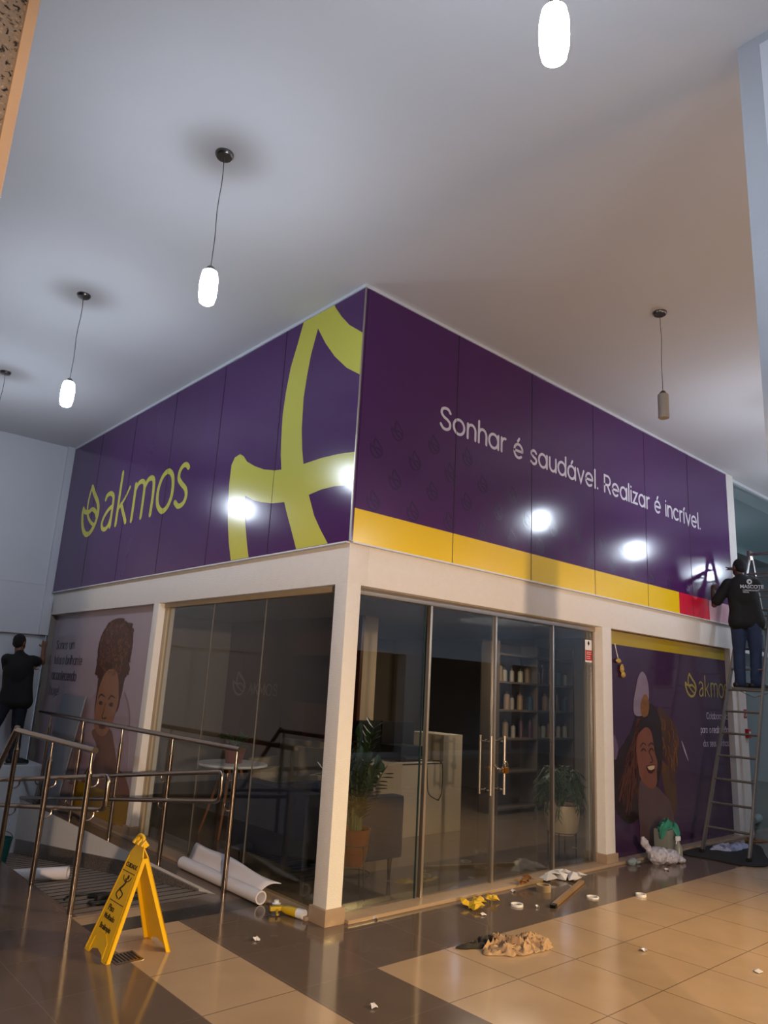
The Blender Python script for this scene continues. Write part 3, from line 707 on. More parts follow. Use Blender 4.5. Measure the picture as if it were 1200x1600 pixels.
mb = MB(); mb.poly([T(5)(*q) for q in [(4.60, .93), (4.70, .945), (4.81, .945), (4.80, .88), (4.73, .845), (4.65, .86)]], th); mb.build('mouth', mat('mouth_print', '#3a1512', .3, bump=.01), pr, 0)
mb = MB(); mb.poly([T(6)(*q) for q in [(4.63, .925), (4.72, .935), (4.80, .935), (4.79, .90), (4.72, .885), (4.66, .895)]], th); mb.build('teeth', mat('teeth_print', '#b09a78', .3, bump=.01), pr, 0)
flat(pr, 'petal', [(4.58, 1.99), (4.49, 1.92), (4.43, 1.79), (4.37, 1.63), (4.39, 1.50), (4.58, 1.50), (4.71, 1.66), (4.72, 1.82), (4.67, 1.94)], T(3), th, mat('pale_petal_print', '#75687c', .2, var=.3, scale=6))
flat(pr, 'glow_patch', [(4.60, 1.72), (4.52, 1.6), (4.56, 1.48), (4.68, 1.5), (4.72, 1.62), (4.68, 1.72)], T(4), th, mat('ochre_print', '#6d4a26', .2, var=.4, scale=12))
flat(pr, 'small_petal', [(3.93, 1.27), (3.99, 1.22), (4.02, 1.12), (3.97, 1.02), (3.91, 1.06)], T(3), th, mat('mauve_petal_print', '#584a60', .2, bump=.01))
mb = MB(); ribbon(mb, [(5.49, 1.2), (5.56, 1.09), (5.64, .97)], [.012, .035, .01], T(2), th); mb.build('white_slash', mat('pale_slash_print', '#8d8896', .2, bump=.01), pr, 0)
gold = mat('gold_green_print', '#8d8440', .25, bump=.01)
for fn, nm in ((emblem, 'leaf_emblem'), (word, 'lettering')):
    mb = MB()
    if fn is emblem: to = lambda u, v: (5.66+(6.10-u)*.46, .0785, 1.745+(v-3.49)*.40)
    else: to = lambda u, v: (6.03+(5.3-u)*.345, .0785, 1.76+(v-3.49)*.36)
    fn(mb, to, th, 1.0 if fn is emblem else .95); mb.build(nm, gold, pr, 0)
wt = mat('pale_text_print', '#a79eb0', .3, bump=.01); tr = lambda u, v: (u, .0785, v)
mb = MB(); mb2 = MB()
for tx_, x_, z_, w_ in (('Colaborando', 6.20, 1.475, .64), ('para', 6.02, 1.30, .19), ('a', 6.26, 1.30, .05), ('dos', 6.08, 1.13, .13), ('seus', 6.26, 1.13, .18), ('sonhos', 6.50, 1.13, .32)):
    m3 = MB(); write(m3, tx_, x_, z_, .055, w_, tr, th, .17, .22); m3.build('slogan', wt, pr, 0)
write(mb2, 'realiza\u00e7\u00e3o', 6.35, 1.30, .055, .48, tr, th, .27, .26)
mb2.build('bold_slogan', wt, pr, 0)

# small notice on the glass
t = thing('notice_sticker', 'small white and red security notice on the door glass', 'sign', (3.5, .11, 2.14))
mb = MB(); mb.box(3.45, 3.575, .108, .112, 2.03, 2.27, 0); mb.build('card', M['white'], t, 0)
mb = MB(); mb.box(3.45, 3.575, .1065, .108, 2.05, 2.16); mb.build('red_band', mat('red_ink', '#b02020', .4, bump=.01), t, 0)
mb = MB(); mb.box(3.505, 3.52, .1065, .108, 2.215, 2.25, 0)
mb.poly([(3.492, .1075, 2.235), (3.512, .1075, 2.262), (3.532, .1075, 2.235), (3.512, .1075, 2.205)], (0, -.001, 0)); mb.build('black_emblem', M['black'], t, 0)
mb = MB()
for z in (2.135, 2.115, 2.09, 2.07): mb.box(3.465, 3.56-(.02 if z < 2.1 else 0), .1055, .1065, z, z+.006)
mb.build('printed_lines', M['white'], t, 0)

# ------------------------------------------------------------------ pillars in the foreground
mb = MB(); mb.box(-.2, -.02, -3.46, -3.19, 0, ZC, .006)
struct('wall_foreground_pillar', mb, mat('grey_pillar_paint', '#a9abb0', .6, var=.04, scale=3, bump=.1))
mb = MB(); mb.box(-.206, -.2, -3.44, -3.30, .0, ZC-.06, .002); struct('trim_20', mb, M['trim'])
mb = MB(); mb.box(-3.95, -3.335, -3.10, -2.55, 0, ZC, 0); struct('wall_granite_column', mb, M['granite'])
mb = MB(); mb.box(-3.337, -3.318, -3.115, -3.085, 0, ZC, .003); struct('trim_21', mb, M['sill'])

# ------------------------------------------------------------------ pendant lamps
lit = bpy.data.materials.new('lit_frosted_glass'); lit.use_nodes = True
p_ = lit.node_tree.nodes['Principled BSDF']; p_.inputs['Base Color'].default_value = (.9, .92, 1, 1)
p_.inputs['Emission Color'].default_value = (.75, .85, 1.0, 1); p_.inputs['Emission Strength'].default_value = LAMP_STRENGTH
unlit = mat('unlit_frosted_glass', '#a39c93', .35, var=.12, scale=25, stretch=(1, 1, 6), bump=.1)
chrome = mat('satin_nickel', '#77736e', .28, 1.0, bump=.02)
cordm = mat('grey_cord', '#4b4a4c', .6, bump=.02)
def pendant(loc, on, label, top):
    t = thing('pendant_lamp', label, 'pendant lamp', loc, 'glass pendant lamps hanging from the ceiling', world=False)
    L_ = ZC - top    # local z=0 at the ceiling
    mb = MB(); mb.lathe([(0, 0), (.06, 0), (.06, -.012), (.05, -.026), (.012, -.03), (0, -.03)], seg=28); mb.build('canopy', chrome, t)
    w = .012
    mb = MB(); mb.tube([(w*math.sin(i*1.3)*(i > 0 and i < 8)*.5, w*math.cos(i*1.1)*(i > 0 and i < 8)*.5, -.03-(L_-.03)*i/8) for i in range(9)], .0028, 6); mb.build('cord', cordm, t)
    mb = MB(); mb.lathe([(0, .0), (.014, 0), (.026, -.012), (.028, -.03), (0, -.03)], (0, 0, -L_), 20); mb.build('cap', chrome, t)
    if on: prof = [(0, -.03), (.03, -.032), (.046, -.045), (.054, -.09), (.056, -.15), (.053, -.21), (.045, -.25), (.03, -.262), (0, -.264)]
    else: prof = [(0, -.03), (.042, -.032), (.045, -.04), (.045, -.24), (.043, -.246), (0, -.246)]
    mb = MB(); mb.lathe(prof, (0, 0, -L_), 28); mb.build('glass_shade', lit if on else unlit, t)
    return t
for (x, y), lb in (((-1.69, -3.1), 'lit pendant lamp nearest the viewer, hanging at the very top of the view'),
                   ((-1.70, -.54), 'lit pendant lamp on a long cord above the shop corner'),
                   ((-1.68, 2.02), 'lit pendant lamp hanging above the near end of the ramp railing'),
                   ((-1.67, 4.53), 'lit pendant lamp farthest left, cut by the picture edge')):
    pendant((x, y, ZC), True, lb, 4.16)
pendant((2.04, -1.59, ZC), False, 'unlit grey glass pendant lamp in front of the slogan sign', 4.24)
for (x, y), lb in (((4.58, -1.6), 'lit pendant lamp just past the right picture edge, mirrored under the slogan'),
                   ((7.15, -1.6), 'lit pendant lamp outside the frame, mirrored near the right end of the sign'),
                   ((9.7, -1.6), 'lit pendant lamp farthest right, outside the frame before the neighbouring shop'),
                   ((-1.7, -5.7), 'lit pendant lamp outside the frame behind the viewer on the left'),
                   ((9.2, -6.8), 'added pendant lamp outside the frame, second along, brightening the opposite shops'),  # this lamp and the next are added to light the opposite facade
                   ((13.4, -6.9), 'added pendant lamp outside the frame, at the far end, brightening the opposite shops'),
                   ((4.5, -5.6), 'lit pendant lamp outside the frame on the right, by the opposite shops')):
    pendant((x, y, ZC), True, lb, 4.16)
# ceiling colour turns darker and browner towards three of the canopies
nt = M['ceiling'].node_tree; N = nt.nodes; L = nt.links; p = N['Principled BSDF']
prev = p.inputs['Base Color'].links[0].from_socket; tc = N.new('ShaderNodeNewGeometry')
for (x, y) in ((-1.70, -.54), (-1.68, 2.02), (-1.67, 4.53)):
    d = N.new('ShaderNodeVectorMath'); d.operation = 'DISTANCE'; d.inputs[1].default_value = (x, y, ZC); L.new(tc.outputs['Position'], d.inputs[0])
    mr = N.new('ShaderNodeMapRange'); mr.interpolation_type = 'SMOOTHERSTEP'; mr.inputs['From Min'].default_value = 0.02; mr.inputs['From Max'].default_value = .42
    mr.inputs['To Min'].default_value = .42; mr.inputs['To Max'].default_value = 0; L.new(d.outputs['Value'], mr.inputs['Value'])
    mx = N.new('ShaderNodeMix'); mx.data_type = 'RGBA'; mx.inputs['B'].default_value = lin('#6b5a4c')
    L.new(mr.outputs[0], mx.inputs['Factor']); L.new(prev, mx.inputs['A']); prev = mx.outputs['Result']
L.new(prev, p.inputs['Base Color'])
# ------------------------------------------------------------------ ramp railings
def railing(x, posts, side, y_end, label, bend):
    t = thing('handrail', label, 'railing', (x, posts[0], 0))
    for yp in posts:
        ht = 1.085
        mb = MB(); mb.tube([(x, yp, 0), (x, yp, ht-.16)], .0215, 14); mb.tube([(x, yp, ht-.16), (x, yp, ht-.13), (x, yp, ht)], [.0215, .012, .010], 12)
        mb.build('post', M['steel'], t)
    mb = MB()
    pts = [(x, posts[0]-.05, 1.09), (x, y_end, 1.09)]
    if bend: pts = smoothline([(x, y_end-.12, 1.09), (x, y_end, 1.088), (x, y_end+.05, 1.05), (x, y_end+.75, .33)], 5); pts = [Vector((x, posts[0]-.05, 1.09))] + pts
    mb.tube(pts, .0235, 14); mb.build('top_rail', M['steel'], t)
    # two low rails joined by a rounded bend, following the slope of the ramp
    xo = x + side*.07; f = lambda yy, z0: z0 - (yy-1.0)*.133
    a = .97 if x < -1 else 1.16
    y2 = y_end+.9
    zt, zl = (.925, .70) if x < -1 else (.925, .695)
    pts = [(xo, y2, f(y2, zt))] + [(xo, a+.07, f(a+.07, zt))]
    c = ((xo, a+.07, (f(a, zt)+f(a, zl))/2))
    rr = .055
    pts += [(xo, a+.02, f(a, zt)-.012), (xo, a, f(a, zt)-rr), (xo, a, f(a, zl)+rr), (xo, a+.02, f(a, zl)+.012), (xo, a+.07, f(a+.07, zl))]
    pts += [(xo, y2, f(y2, zl))]
    mb = MB(); mb.tube([pts[0]] + smoothline(pts[1:-1], 4) + [pts[-1]], .0195, 12); mb.build('double_rail', M['steel'], t)
    for yp in posts:
        for z0 in (zt, zl):
            zz = f(yp, z0)
            if yp > y2: continue
            mb = MB(); mb.tube(smoothline([(x, yp, zz-.075), (x+side*.045, yp, zz-.07), (x+side*.07, yp, zz-.045), (x+side*.07, yp, zz-.015)], 4), .0065, 8)
            mb.build('bracket', M['steel'], t)
    return t
railing(-1.35, (1.155, 2.01, 2.92), 1, 3.0, 'near steel railing of the ramp, bending downward at its far end', True)
railing(-.18, (1.08, 2.24, 3.40, 4.53, 5.66), -1, 6.1, 'far steel railing running along the shop windows', False)

# ------------------------------------------------------------------ ladder
t = thing('step_ladder', 'tall aluminium folding ladder the painter stands on, beside the purple poster', 'ladder', (5.28, -.48, 0))
def lad(z, side):   # front section stiles
    f = z/3.72; yy = (-.22 - .10*f) if side else (-.74 + .10*f)
    return Vector((5.27+.437*z, yy, z))
for s_ in (0, 1):
    q = lad(0, s_); q2 = lad(3.72, s_); d = (q2-q)
    mb = MB(); mb.box(-.012, .012, -.03, .03, 0, d.length, .004)
    mb.xf(Matrix.Translation(q) @ d.to_track_quat('Z', 'Y').to_matrix().to_4x4()); mb.build('stile', M['ladder'], t)
    mb = MB(); mb.box(q.x-.035, q.x+.03, q.y-.02, q.y+.02, 0, .05, .008); mb.build('foot', M['black'], t)
zr = .28
while zr < 3.6:
    mb = MB(); a, b = lad(zr, 0), lad(zr, 1); mb.tube([a, b], .0145, 10); mb.build('rung', M['ladder'], t); zr += .262
def ladb(z, side):
    f = z/3.72; yy = (-.25 - .07*f) if side else (-.71 + .07*f)
    return Vector((6.93+.36*(3.72-z)+.03, yy, z))
for s_ in (0, 1):
    q = ladb(0, s_); d = ladb(3.72, s_)-q
    mb = MB(); mb.box(-.011, .011, -.026, .026, 0, d.length, .004)
    mb.xf(Matrix.Translation(q) @ d.to_track_quat('Z', 'Y').to_matrix().to_4x4()); mb.build('rear_stile', M['ladder'], t)
zr = .28
while zr < 3.6:
    mb = MB(); mb.tube([ladb(zr, 0), ladb(zr, 1)], .013, 10); mb.build('rear_rung', M['ladder'], t); zr += .262
mb = MB()
for s_ in (0, 1):
    q = lad(3.7, s_); mb.box(q.x-.03, q.x+.08, q.y-.022, q.y+.022, 3.64, 3.77, .012)
mb.box(6.86, 6.92, -.64, -.32, 3.70, 3.73, .004)
mb.build('hinge', M['steel'], t)
mb = MB()
for s_ in (0, 1): mb.tube([lad(1.9, s_), (Vector(lad(1.9, s_))+Vector(ladb(1.9, s_)))/2 - Vector((0, 0, .12)), ladb(1.9, s_)], .006, 6)
mb.build('spreader', M['steel'], t)

# ------------------------------------------------------------------ people
def person(name, label, B, yaw, px, pose, cloth, extra=None):
    """B foot point; local axes: a = to the viewer's right, g = away from the viewer"""
    e = Vector((math.sin(yaw), -math.cos(yaw), 0)); g = Vector((math.cos(yaw), math.sin(yaw), 0))
    def m(q): return Vector(B) + e*q[0] + g*q[1] + Vector((0, 0, q[2]))
    t = thing('person', label, 'person', B)
    P = {k_: m(v) for k_, v in pose.items()}
    Rt = Matrix((e, g, Vector((0, 0, 1)))).transposed()
    return t, P, m, Rt
def hand(prims, w, d, n, side, s=1.0, curl=.5, point=False):
    """w wrist, d hand direction, n back-of-hand normal; a palm, four fingers and a thumb"""
    d = d.normalized(); n = (n - d*n.dot(d)).normalized(); l = d.cross(n)*side
    pal = w + d*.045*s
    q = Matrix((l, d, n)).transposed()
    prims.append(('e', pal, (.040*s, .052*s, .017*s), q))
    for i, (off, ln) in enumerate(((-.030, .072), (-.010, .082), (.011, .077), (.030, .060))):
        b = w + d*.082*s + l*off*s; c1 = .15 if (point and i == 0) else curl
        k1 = b + (d*math.cos(c1) - n*math.sin(c1))*ln*.5*s
        k2 = k1 + (d*math.cos(c1*2.2) - n*math.sin(c1*2.2))*ln*.5*s
        prims.append(('c', b - d*.02, k1, .0095*s, .0088*s)); prims.append(('c', k1, k2, .0088*s, .0072*s))
    tb = w + d*.025*s - l*.030*s; t1 = tb + (d*.6 - l*.75 - n*.2).normalized()*.038*s; t2 = t1 + (d*.85 - l*.2 - n*.4).normalized()*.032*s
    prims.append(('c', tb, t1, .013*s, .011*s)); prims.append(('c', t1, t2, .011*s, .0085*s))
def head(prims, c, fdir, s=1.0):
    f = fdir.normalized(); l = Vector((0, 0, 1)).cross(f).normalized(); u_ = f.cross(l)
    q = Matrix((l, f, u_)).transposed()
    def at(x, y, z): return c + (l*x + f*y + u_*z)*s
    prims += [('e', at(0, -.005, .02), (.074*s, .093*s, .092*s), q), ('e', at(0, .02, -.045), (.060*s, .070*s, .066*s), q),
              ('c', at(0, .045, -.085), at(0, .055, -.09), .026*s, .024*s),
              ('c', at(0, .088, .005), at(0, .108, -.028), .009*s, .014*s),
              ('c', at(-.025, .080, .03), at(.025, .080, .03), .012*s, .012*s),
              ('c', at(-.022, .083, -.062), at(.022, .083, -.062), .008*s, .008*s),
              ('e', at(.076, -.008, -.005), (.010*s, .020*s, .032*s), q), ('e', at(-.076, -.008, -.005), (.010*s, .020*s, .032*s), q)]
    return at, q
skinm = mat('brown_skin', '#6d4733', .55, var=.1, scale=12, bump=.05)
skinm2 = mat('dark_brown_skin', '#4a2f22', .55, var=.1, scale=12, bump=.05)
hairm = mat('short_black_hair', '#0d0b0b', .8, bump=.6, bscale=300)
tee = mat('black_cotton_shirt', '#0b0b0d', .85, var=.3, scale=6, bump=.35, bscale=14)
jeans = mat('blue_denim', '#22304d', .85, var=.3, scale=14, bump=.3, bscale=22)
jeans2 = mat('dark_denim', '#151a26', .85, var=.3, scale=14, bump=.3, bscale=22)
shoem = mat('black_shoe_leather', '#0e0d0e', .5, bump=.1)
solem = mat('shoe_sole', '#6a6763', .7, bump=.1)

def dress(t, P, Rt, m, hair_dir, wide, jm, shirt_bottom, foot_dirs, sk, sl_l, sl_r, long_=False):
    body = []
    at, q = head(body, P['head'], hair_dir)
    body += [('c', P['neck'] - Vector((0, 0, .04)), P['head'] - Vector((0, 0, .05)), .060, .056),
             ('e', P['chest'], (.155*wide, .10, .20), Rt), ('e', P['hip'], (.15*wide, .10, .12), Rt)]
    for s_ in ('l', 'r'):
        body += [('c', P['sh'+s_], P['el'+s_], .046, .038), ('c', P['el'+s_], P['wr'+s_], .037, .027)]
        hand(body, P['wr'+s_], P['hd'+s_]-P['wr'+s_], P['hn'+s_], 1 if s_ == 'r' else -1, 1.0, .45, s_ == 'r')
        body += [('c', P['hp'+s_], P['kn'+s_], .075, .055), ('c', P['kn'+s_], P['an'+s_], .052, .036)]
    organic('body', body, sk, t, .0065, 4)
    # shirt
    sh = [('e', P['chest']+Vector((0, 0, .02)), (.195*wide, .135, .23), Rt), ('c', P['shl'], P['shr'], .072, .072),
          ('c', P['neck']-Vector((0, 0, .03)), P['neck']+Vector((0, 0, .012)), .075, .066)]
    a = Rt @ Vector((1, 0, 0))
    wst = P['waist']; hem = P['hem']
    for k_ in (-1, -.33, .33, 1):
        sh += [('c', P['chest'] + a*k_*.11*wide, wst + a*k_*.105*wide, .088, .092), ('c', wst + a*k_*.105*wide, hem + a*k_*.12*wide, .092, .108)]
    for s_, sl in (('l', sl_l), ('r', sl_r)):
        e_ = P['sh'+s_].lerp(P['el'+s_], sl)
        sh += [('c', P['sh'+s_], e_, .076, .070)]
    organic('shirt', sh, tee, t, .010, 6, .012, 5)
    # trousers
    tr_ = [('e', P['hip']-Vector((0, 0, .03)), (.155*wide, .095, .10), Rt)]
    for s_ in ('l', 'r'):
        tr_ += [('c', P['hp'+s_], P['kn'+s_], .098, .074), ('c', P['kn'+s_], P['an'+s_]+Vector((0, 0, .01)), .073, .066),
                ('c', P['an'+s_]+Vector((0, 0, .02)), P['an'+s_]+Vector((0, 0, -.02)), .068, .070)]
    organic('trousers', tr_, jm, t, .010, 5, .014, 7)
    # shoes
    for s_, fd in zip(('l', 'r'), foot_dirs):
        fd = fd.normalized(); h = P['an'+s_]; gz = P['ground'+s_].z
        c = Vector((h.x, h.y, gz))
        organic('shoe', [('c', c+Vector((0, 0, .05))-fd*.05, c+Vector((0, 0, .045))+fd*.10, .042, .040), ('c', c+Vector((0, 0, .035))+fd*.10, c+Vector((0, 0, .03))+fd*.175, .044, .030),
                         ('c', c+Vector((0, 0, .06)), h+Vector((0, 0, .0)), .045, .048)], shoem, t, .008, 4)
        qf = Matrix((fd, Vector((-fd.y, fd.x, 0)), Vector((0, 0, 1)))).transposed()
        mb = MB(); pr_ = []
        for k_ in range(20):
            an = 2*PI*k_/20; x_ = .045 + .15*math.cos(an); y_ = .045*math.sin(an)*(1 if x_ < .1 else 1.05)
            pr_.append(c + qf @ Vector((x_, y_, 0)))
        mb.poly(pr_, (0, 0, .022)); mb.build('shoe_sole', solem, t)
    # hair cap
    f = hair_dir.normalized()
    organic('hair', [('e', at(0, -.022, .038), (.079, .090, .086), q), ('e', at(0, -.05, -.005), (.070, .060, .062), q)], hairm, t, .008, 3)
    return at

# painter high on the ladder
B = (6.16, -.46, 1.865); YW = R(22)
pose = dict(head=(.0, .05, 1.555), neck=(.015, .01, 1.40), chest=(.03, .01, 1.21), waist=(.05, .02, 1.0), hem=(.055, .03, .845), hip=(.05, .04, .86),
            shl=(-.135, .0, 1.335), shr=(.185, .02, 1.335), ell=(-.315, .05, 1.07), wrl=(-.325, .14, 1.275), hdl=(-.30, .20, 1.37),
            elr=(.07, .29, 1.44), wrr=(-.055, .47, 1.60), hdr=(-.12, .56, 1.66), hpl=(-.045, .04, .83), hpr=(.135, .05, .83),
            knl=(-.055, .06, .45), knr=(.135, .07, .45), anl=(-.06, -.01, .10), anr=(.12, .0, .10), groundl=(-.06, 0, .0), groundr=(.12, 0, .0))
t, P, m, Rt = person('person', 'person in black printed shirt and jeans standing on the ladder, pressing film on the sign', B, YW, 0, pose, None)
e_ = Rt @ Vector((1, 0, 0)); g_ = Rt @ Vector((0, 1, 0))
P['hnl'] = -g_ + e_*-.3; P['hnr'] = Vector((0, 0, 1)) - g_*.3
Rt2 = Matrix.Rotation(R(16), 3, 'Z') @ Rt
dress(t, P, Rt2, m, (-e_*.55 + g_*.8 + Vector((0, 0, .08))), .98, jeans, 0, (g_*.35 + e_*.9, g_*.35 + e_*.95), skinm2, .8, .75)
# print on the back of the shirt
bk = Rt2 @ Vector((1, 0, 0)); bn = Rt2 @ Vector((0, -1, 0))
ctr = P['chest'] + bn*.158 + bk*.055 + Vector((0, 0, .05))
shp = mat('white_shirt_print', '#b9bac0', .7, bump=.02)
mx = wall_mtx(bk, (0, 0, 1), ctr)
tm = text_mesh('shirt_print', 'MASCOTE', .062, mx @ Matrix.Translation((-.13, .0, 0)), shp, t, .003, True)
text_mesh('shirt_small_print', 'COMUNICACAO\nVISUAL', .024, mx @ Matrix.Translation((-.10, -.035, 0)), shp, t, .003, True)
mb = MB(); mb.poly([mx @ Vector((.032*math.cos(R(a)) - .015, .033*math.sin(R(a))+.085, 0)) for a in range(0, 360, 20)], bn*.003); mb.build('shirt_round_print', shp, t, 0)
mb = MB(); mb.poly([mx @ Vector((.012*math.cos(R(a)) - .012, .014*math.sin(R(a))+.082, .0035)) for a in range(0, 360, 30)], bn*.001); mb.build('shirt_round_print_centre', tee, t, 0)
# worker on the landing
B = (-.36, 6.32, .40); YW = R(73.6)
pose = dict(head=(-.15, .06, 1.57), neck=(-.13, .02, 1.41), chest=(-.11, .01, 1.20), waist=(-.09, .0, .98), hem=(-.085, .0, .80), hip=(-.085, .01, .84),
            shl=(-.27, .0, 1.345), shr=(.035, .03, 1.345), elr=(.17, .17, 1.33), wrr=(.155, .30, 1.53), hdr=(.16, .36, 1.62),
            ell=(-.22, .26, 1.12), wrl=(.03, .32, 1.24), hdl=(.12, .35, 1.31), hpl=(-.19, .0, .82), hpr=(-.02, .02, .82),
            knl=(-.30, .05, .44), knr=(-.01, .05, .44), anl=(-.46, .02, .10), anr=(.0, .0, .10), groundl=(-.46, 0, 0), groundr=(0, 0, 0))
t, P, m, Rt = person('person', 'person in plain black shirt and dark jeans, reaching to the pale poster', B, YW, 0, pose, None)
e_ = Rt @ Vector((1, 0, 0)); g_ = Rt @ Vector((0, 1, 0))
P['hnl'] = Vector((0, 0, 1)) - g_; P['hnr'] = -g_ - e_*.2
dress(t, P, Rt, m, (e_*.55 + g_*.9 + Vector((0, 0, .05))), .93, jeans2, 0, (g_*.3 + e_*.6, g_*.25 + e_*.9), skinm, .55, .45)

# ------------------------------------------------------------------ shop furniture
navy = mat('navy_velvet', '#101b36', .75, var=.15, scale=5, bump=.1)
legm = mat('dark_wood_leg', '#33231a', .45, var=.2, scale=8)
t = thing('sofa', 'navy blue two-seat sofa just inside the shop corner', 'sofa', (.85, 1.2, 0))
mb = MB(); mb.box(.30, 1.38, .72, 1.80, .17, .40, .03); mb.build('base', navy, t)
mb = MB(); mb.box(.28, .48, .70, 1.82, .17, .76, .04); mb.build('backrest', navy, t)
for y in (.70, 1.66): mb = MB(); mb.box(.30, 1.40, y, y+.16, .17, .70, .035); mb.build('armrest', navy, t)
for y in (.87, 1.27): mb = MB(); mb.box(.49, 1.36, y, y+.39, .39, .50, .035); mb.build('seat_cushion', navy, t)
for x, y in ((.36, .78), (1.32, .78), (.36, 1.74), (1.32, 1.74)):
    mb = MB(); mb.tube([(x, y, .0), (x, y, .18)], [.012, .024], 10); mb.build('leg', legm, t)
t = thing('throw_pillow', 'small navy pillow on the sofa seat near its arm', 'cushion', (.75, 1.0, .5))
organic('pillow', [('b', (.75, 1.02, .66), (.16, .06, .15), .0, .05)], mat('blue_cushion', '#1c2c52', .8, bump=.1), t, .012, 8)
# white armchairs
def armchair(x, y, a, label):
    t = thing('armchair', label, 'armchair', (x, y, 0), 'white armchairs inside the shop', a, False)
    cm = M['chairw']
    mb = MB(); mb.box(-.32, .32, -.30, .32, .28, .46, .05); mb.build('seat', cm, t)
    mb = MB(); mb.box(-.34, .34, .24, .38, .28, .88, .05, Matrix.Rotation(R(-8), 3, 'X')); mb.build('backrest', cm, t)
    for s_ in (-1, 1): mb = MB(); mb.box(s_*.36-.06, s_*.36+.06, -.30, .32, .26, .64, .04); mb.build('armrest', cm, t)
    for sx in (-1, 1):
        for sy in (-1, 1): mb = MB(); mb.tube([(sx*.30, sy*.26, 0), (sx*.24, sy*.22, .28)], [.012, .02], 8); mb.build('leg', legm, t)
M['chairw'] = mat('cream_leatherette', '#9c917e', .55, var=.06, scale=4, bump=.05)
armchair(1.85, 3.05, R(-60), 'cream armchair standing closest behind the navy sofa')
armchair(2.45, 4.1, R(-70), 'cream armchair farther in, left of the other by the wood wall')
# round table with red potted plant
t = thing('round_table', 'round white table on splayed wooden legs behind the ramp railing', 'table', (.95, 3.0, 0))
mb = MB(); mb.lathe([(0, .715), (.37, .715), (.385, .725), (.385, .735), (.375, .745), (0, .745)], (.95, 3.0, 0), 40); mb.build('tabletop', M['white'], t)
wl = mat('beech_leg', '#7a4a25', .45, var=.2, scale=10)
for k_ in range(4):
    a = PI/4+k_*PI/2; mb = MB(); mb.tube([(.95+.30*math.cos(a), 3.0+.30*math.sin(a), 0), (.95+.09*math.cos(a), 3.0+.09*math.sin(a), .715)], [.014, .02], 10); mb.build('leg', wl, t)
mb = MB()
for k_ in range(2):
    a = PI/4+k_*PI/2; mb.tube([(.95+.2*math.cos(a), 3.0+.2*math.sin(a), .34), (.95-.2*math.cos(a), 3.0-.2*math.sin(a), .34)], .005, 6)
mb.build('brace', M['black'], t)
leafg = mat('plant_green', '#2f4a22', .5, var=.35, scale=12)
leafd = mat('dark_plant_green', '#22381c', .35, var=.35, scale=12)
def leaf_quad(mb, p, d, ln, w, droop=.2):
    d = d.normalized(); s_ = d.cross(Vector((0, 0, 1)));  s_ = s_.normalized() if s_.length > .05 else Vector((1, 0, 0))
    q = [p, p+d*ln*.35+s_*w*.5, p+d*ln*.75+s_*w*.38-Vector((0, 0, droop*ln*.4)), p+d*ln-Vector((0, 0, droop*ln)), p+d*ln*.75-s_*w*.38-Vector((0, 0, droop*ln*.4)), p+d*ln*.35-s_*w*.5]
    vs = [mb.bm.verts.new(v) for v in q]; mid = mb.bm.verts.new(p+d*ln*.5-Vector((0, 0, .12*w+droop*ln*.15)))
    for k_ in range(6): mb.bm.faces.new((vs[k_], vs[(k_+1) % 6], mid))
t = thing('potted_plant', 'small leafy plant in a red pot on the round white table', 'plant', (.95, 2.98, .745))
mb = MB(); mb.lathe([(0, .745), (.085, .745), (.115, .87), (.12, .90), (.105, .90), (.10, .86), (0, .86)], (.95, 2.98, 0), 28); mb.build('pot', mat('red_pot', '#6e2016', .4, var=.1), t)
rn = random.Random(11); mb = MB()
for k_ in range(46):
    a = rn.uniform(0, 2*PI); el = rn.uniform(.3, 1.3); d = Vector((math.cos(a)*math.cos(el), math.sin(a)*math.cos(el), math.sin(el)))
    p0 = Vector((.95, 2.98, .88))+d*rn.uniform(.02, .16); leaf_quad(mb, p0, d, rn.uniform(.10, .2), .035, .5)
mb.build('foliage', leafg, t, 0)
# zz plant in copper pot
def zzplant(cx, cy, z0, n, hgt, t, seed, mname):
    rn = random.Random(seed); st = MB(); lf = MB()
    for k_ in range(n):
        a = rn.uniform(0, 2*PI); r_ = rn.uniform(.08, .27); h_ = hgt*rn.uniform(.55, 1.0)
        pts = [Vector((cx+.04*math.cos(a), cy+.04*math.sin(a), z0)), Vector((cx+r_*.4*math.cos(a), cy+r_*.4*math.sin(a), z0+h_*.5)), Vector((cx+r_*1.2*math.cos(a), cy+r_*1.2*math.sin(a), z0+h_))]
        sp = smoothline(pts, 8); st.tube(sp, [.011-.007*i/(len(sp)-1) for i in range(len(sp))], 7)
        for i in range(4, len(sp)):
            tdir = (sp[i]-sp[i-1]).normalized(); s_ = tdir.cross(Vector((math.cos(a+1.2), math.sin(a+1.2), 0))).normalized()
            for sd in (-1, 1):
                d = (s_*sd + tdir*.7 + Vector((rn.uniform(-.2, .2), rn.uniform(-.2, .2), .1))); leaf_quad(lf, sp[i], d, rn.uniform(.10, .15), .058, .1)
        leaf_quad(lf, sp[-1], (sp[-1]-sp[-2]), .1, .04, .05)
    st.build('stems', mname[0], t); lf.build('foliage', mname[1], t, 0)
t = thing('potted_plant', 'tall glossy-leaved plant in a copper pot on a wire stand beside the corner column', 'plant', (.62, .46, 0))
cx, cy = .62, .46
mb = MB(); mb.lathe([(0, .24), (.085, .24), (.10, .30), (.125, .50), (.13, .52), (.118, .52), (.112, .48), (0, .48)], (cx, cy, 0), 32); mb.build('pot', mat('copper_pot', '#7a4526', .35, .5, var=.1, scale=6), t)
mb = MB()
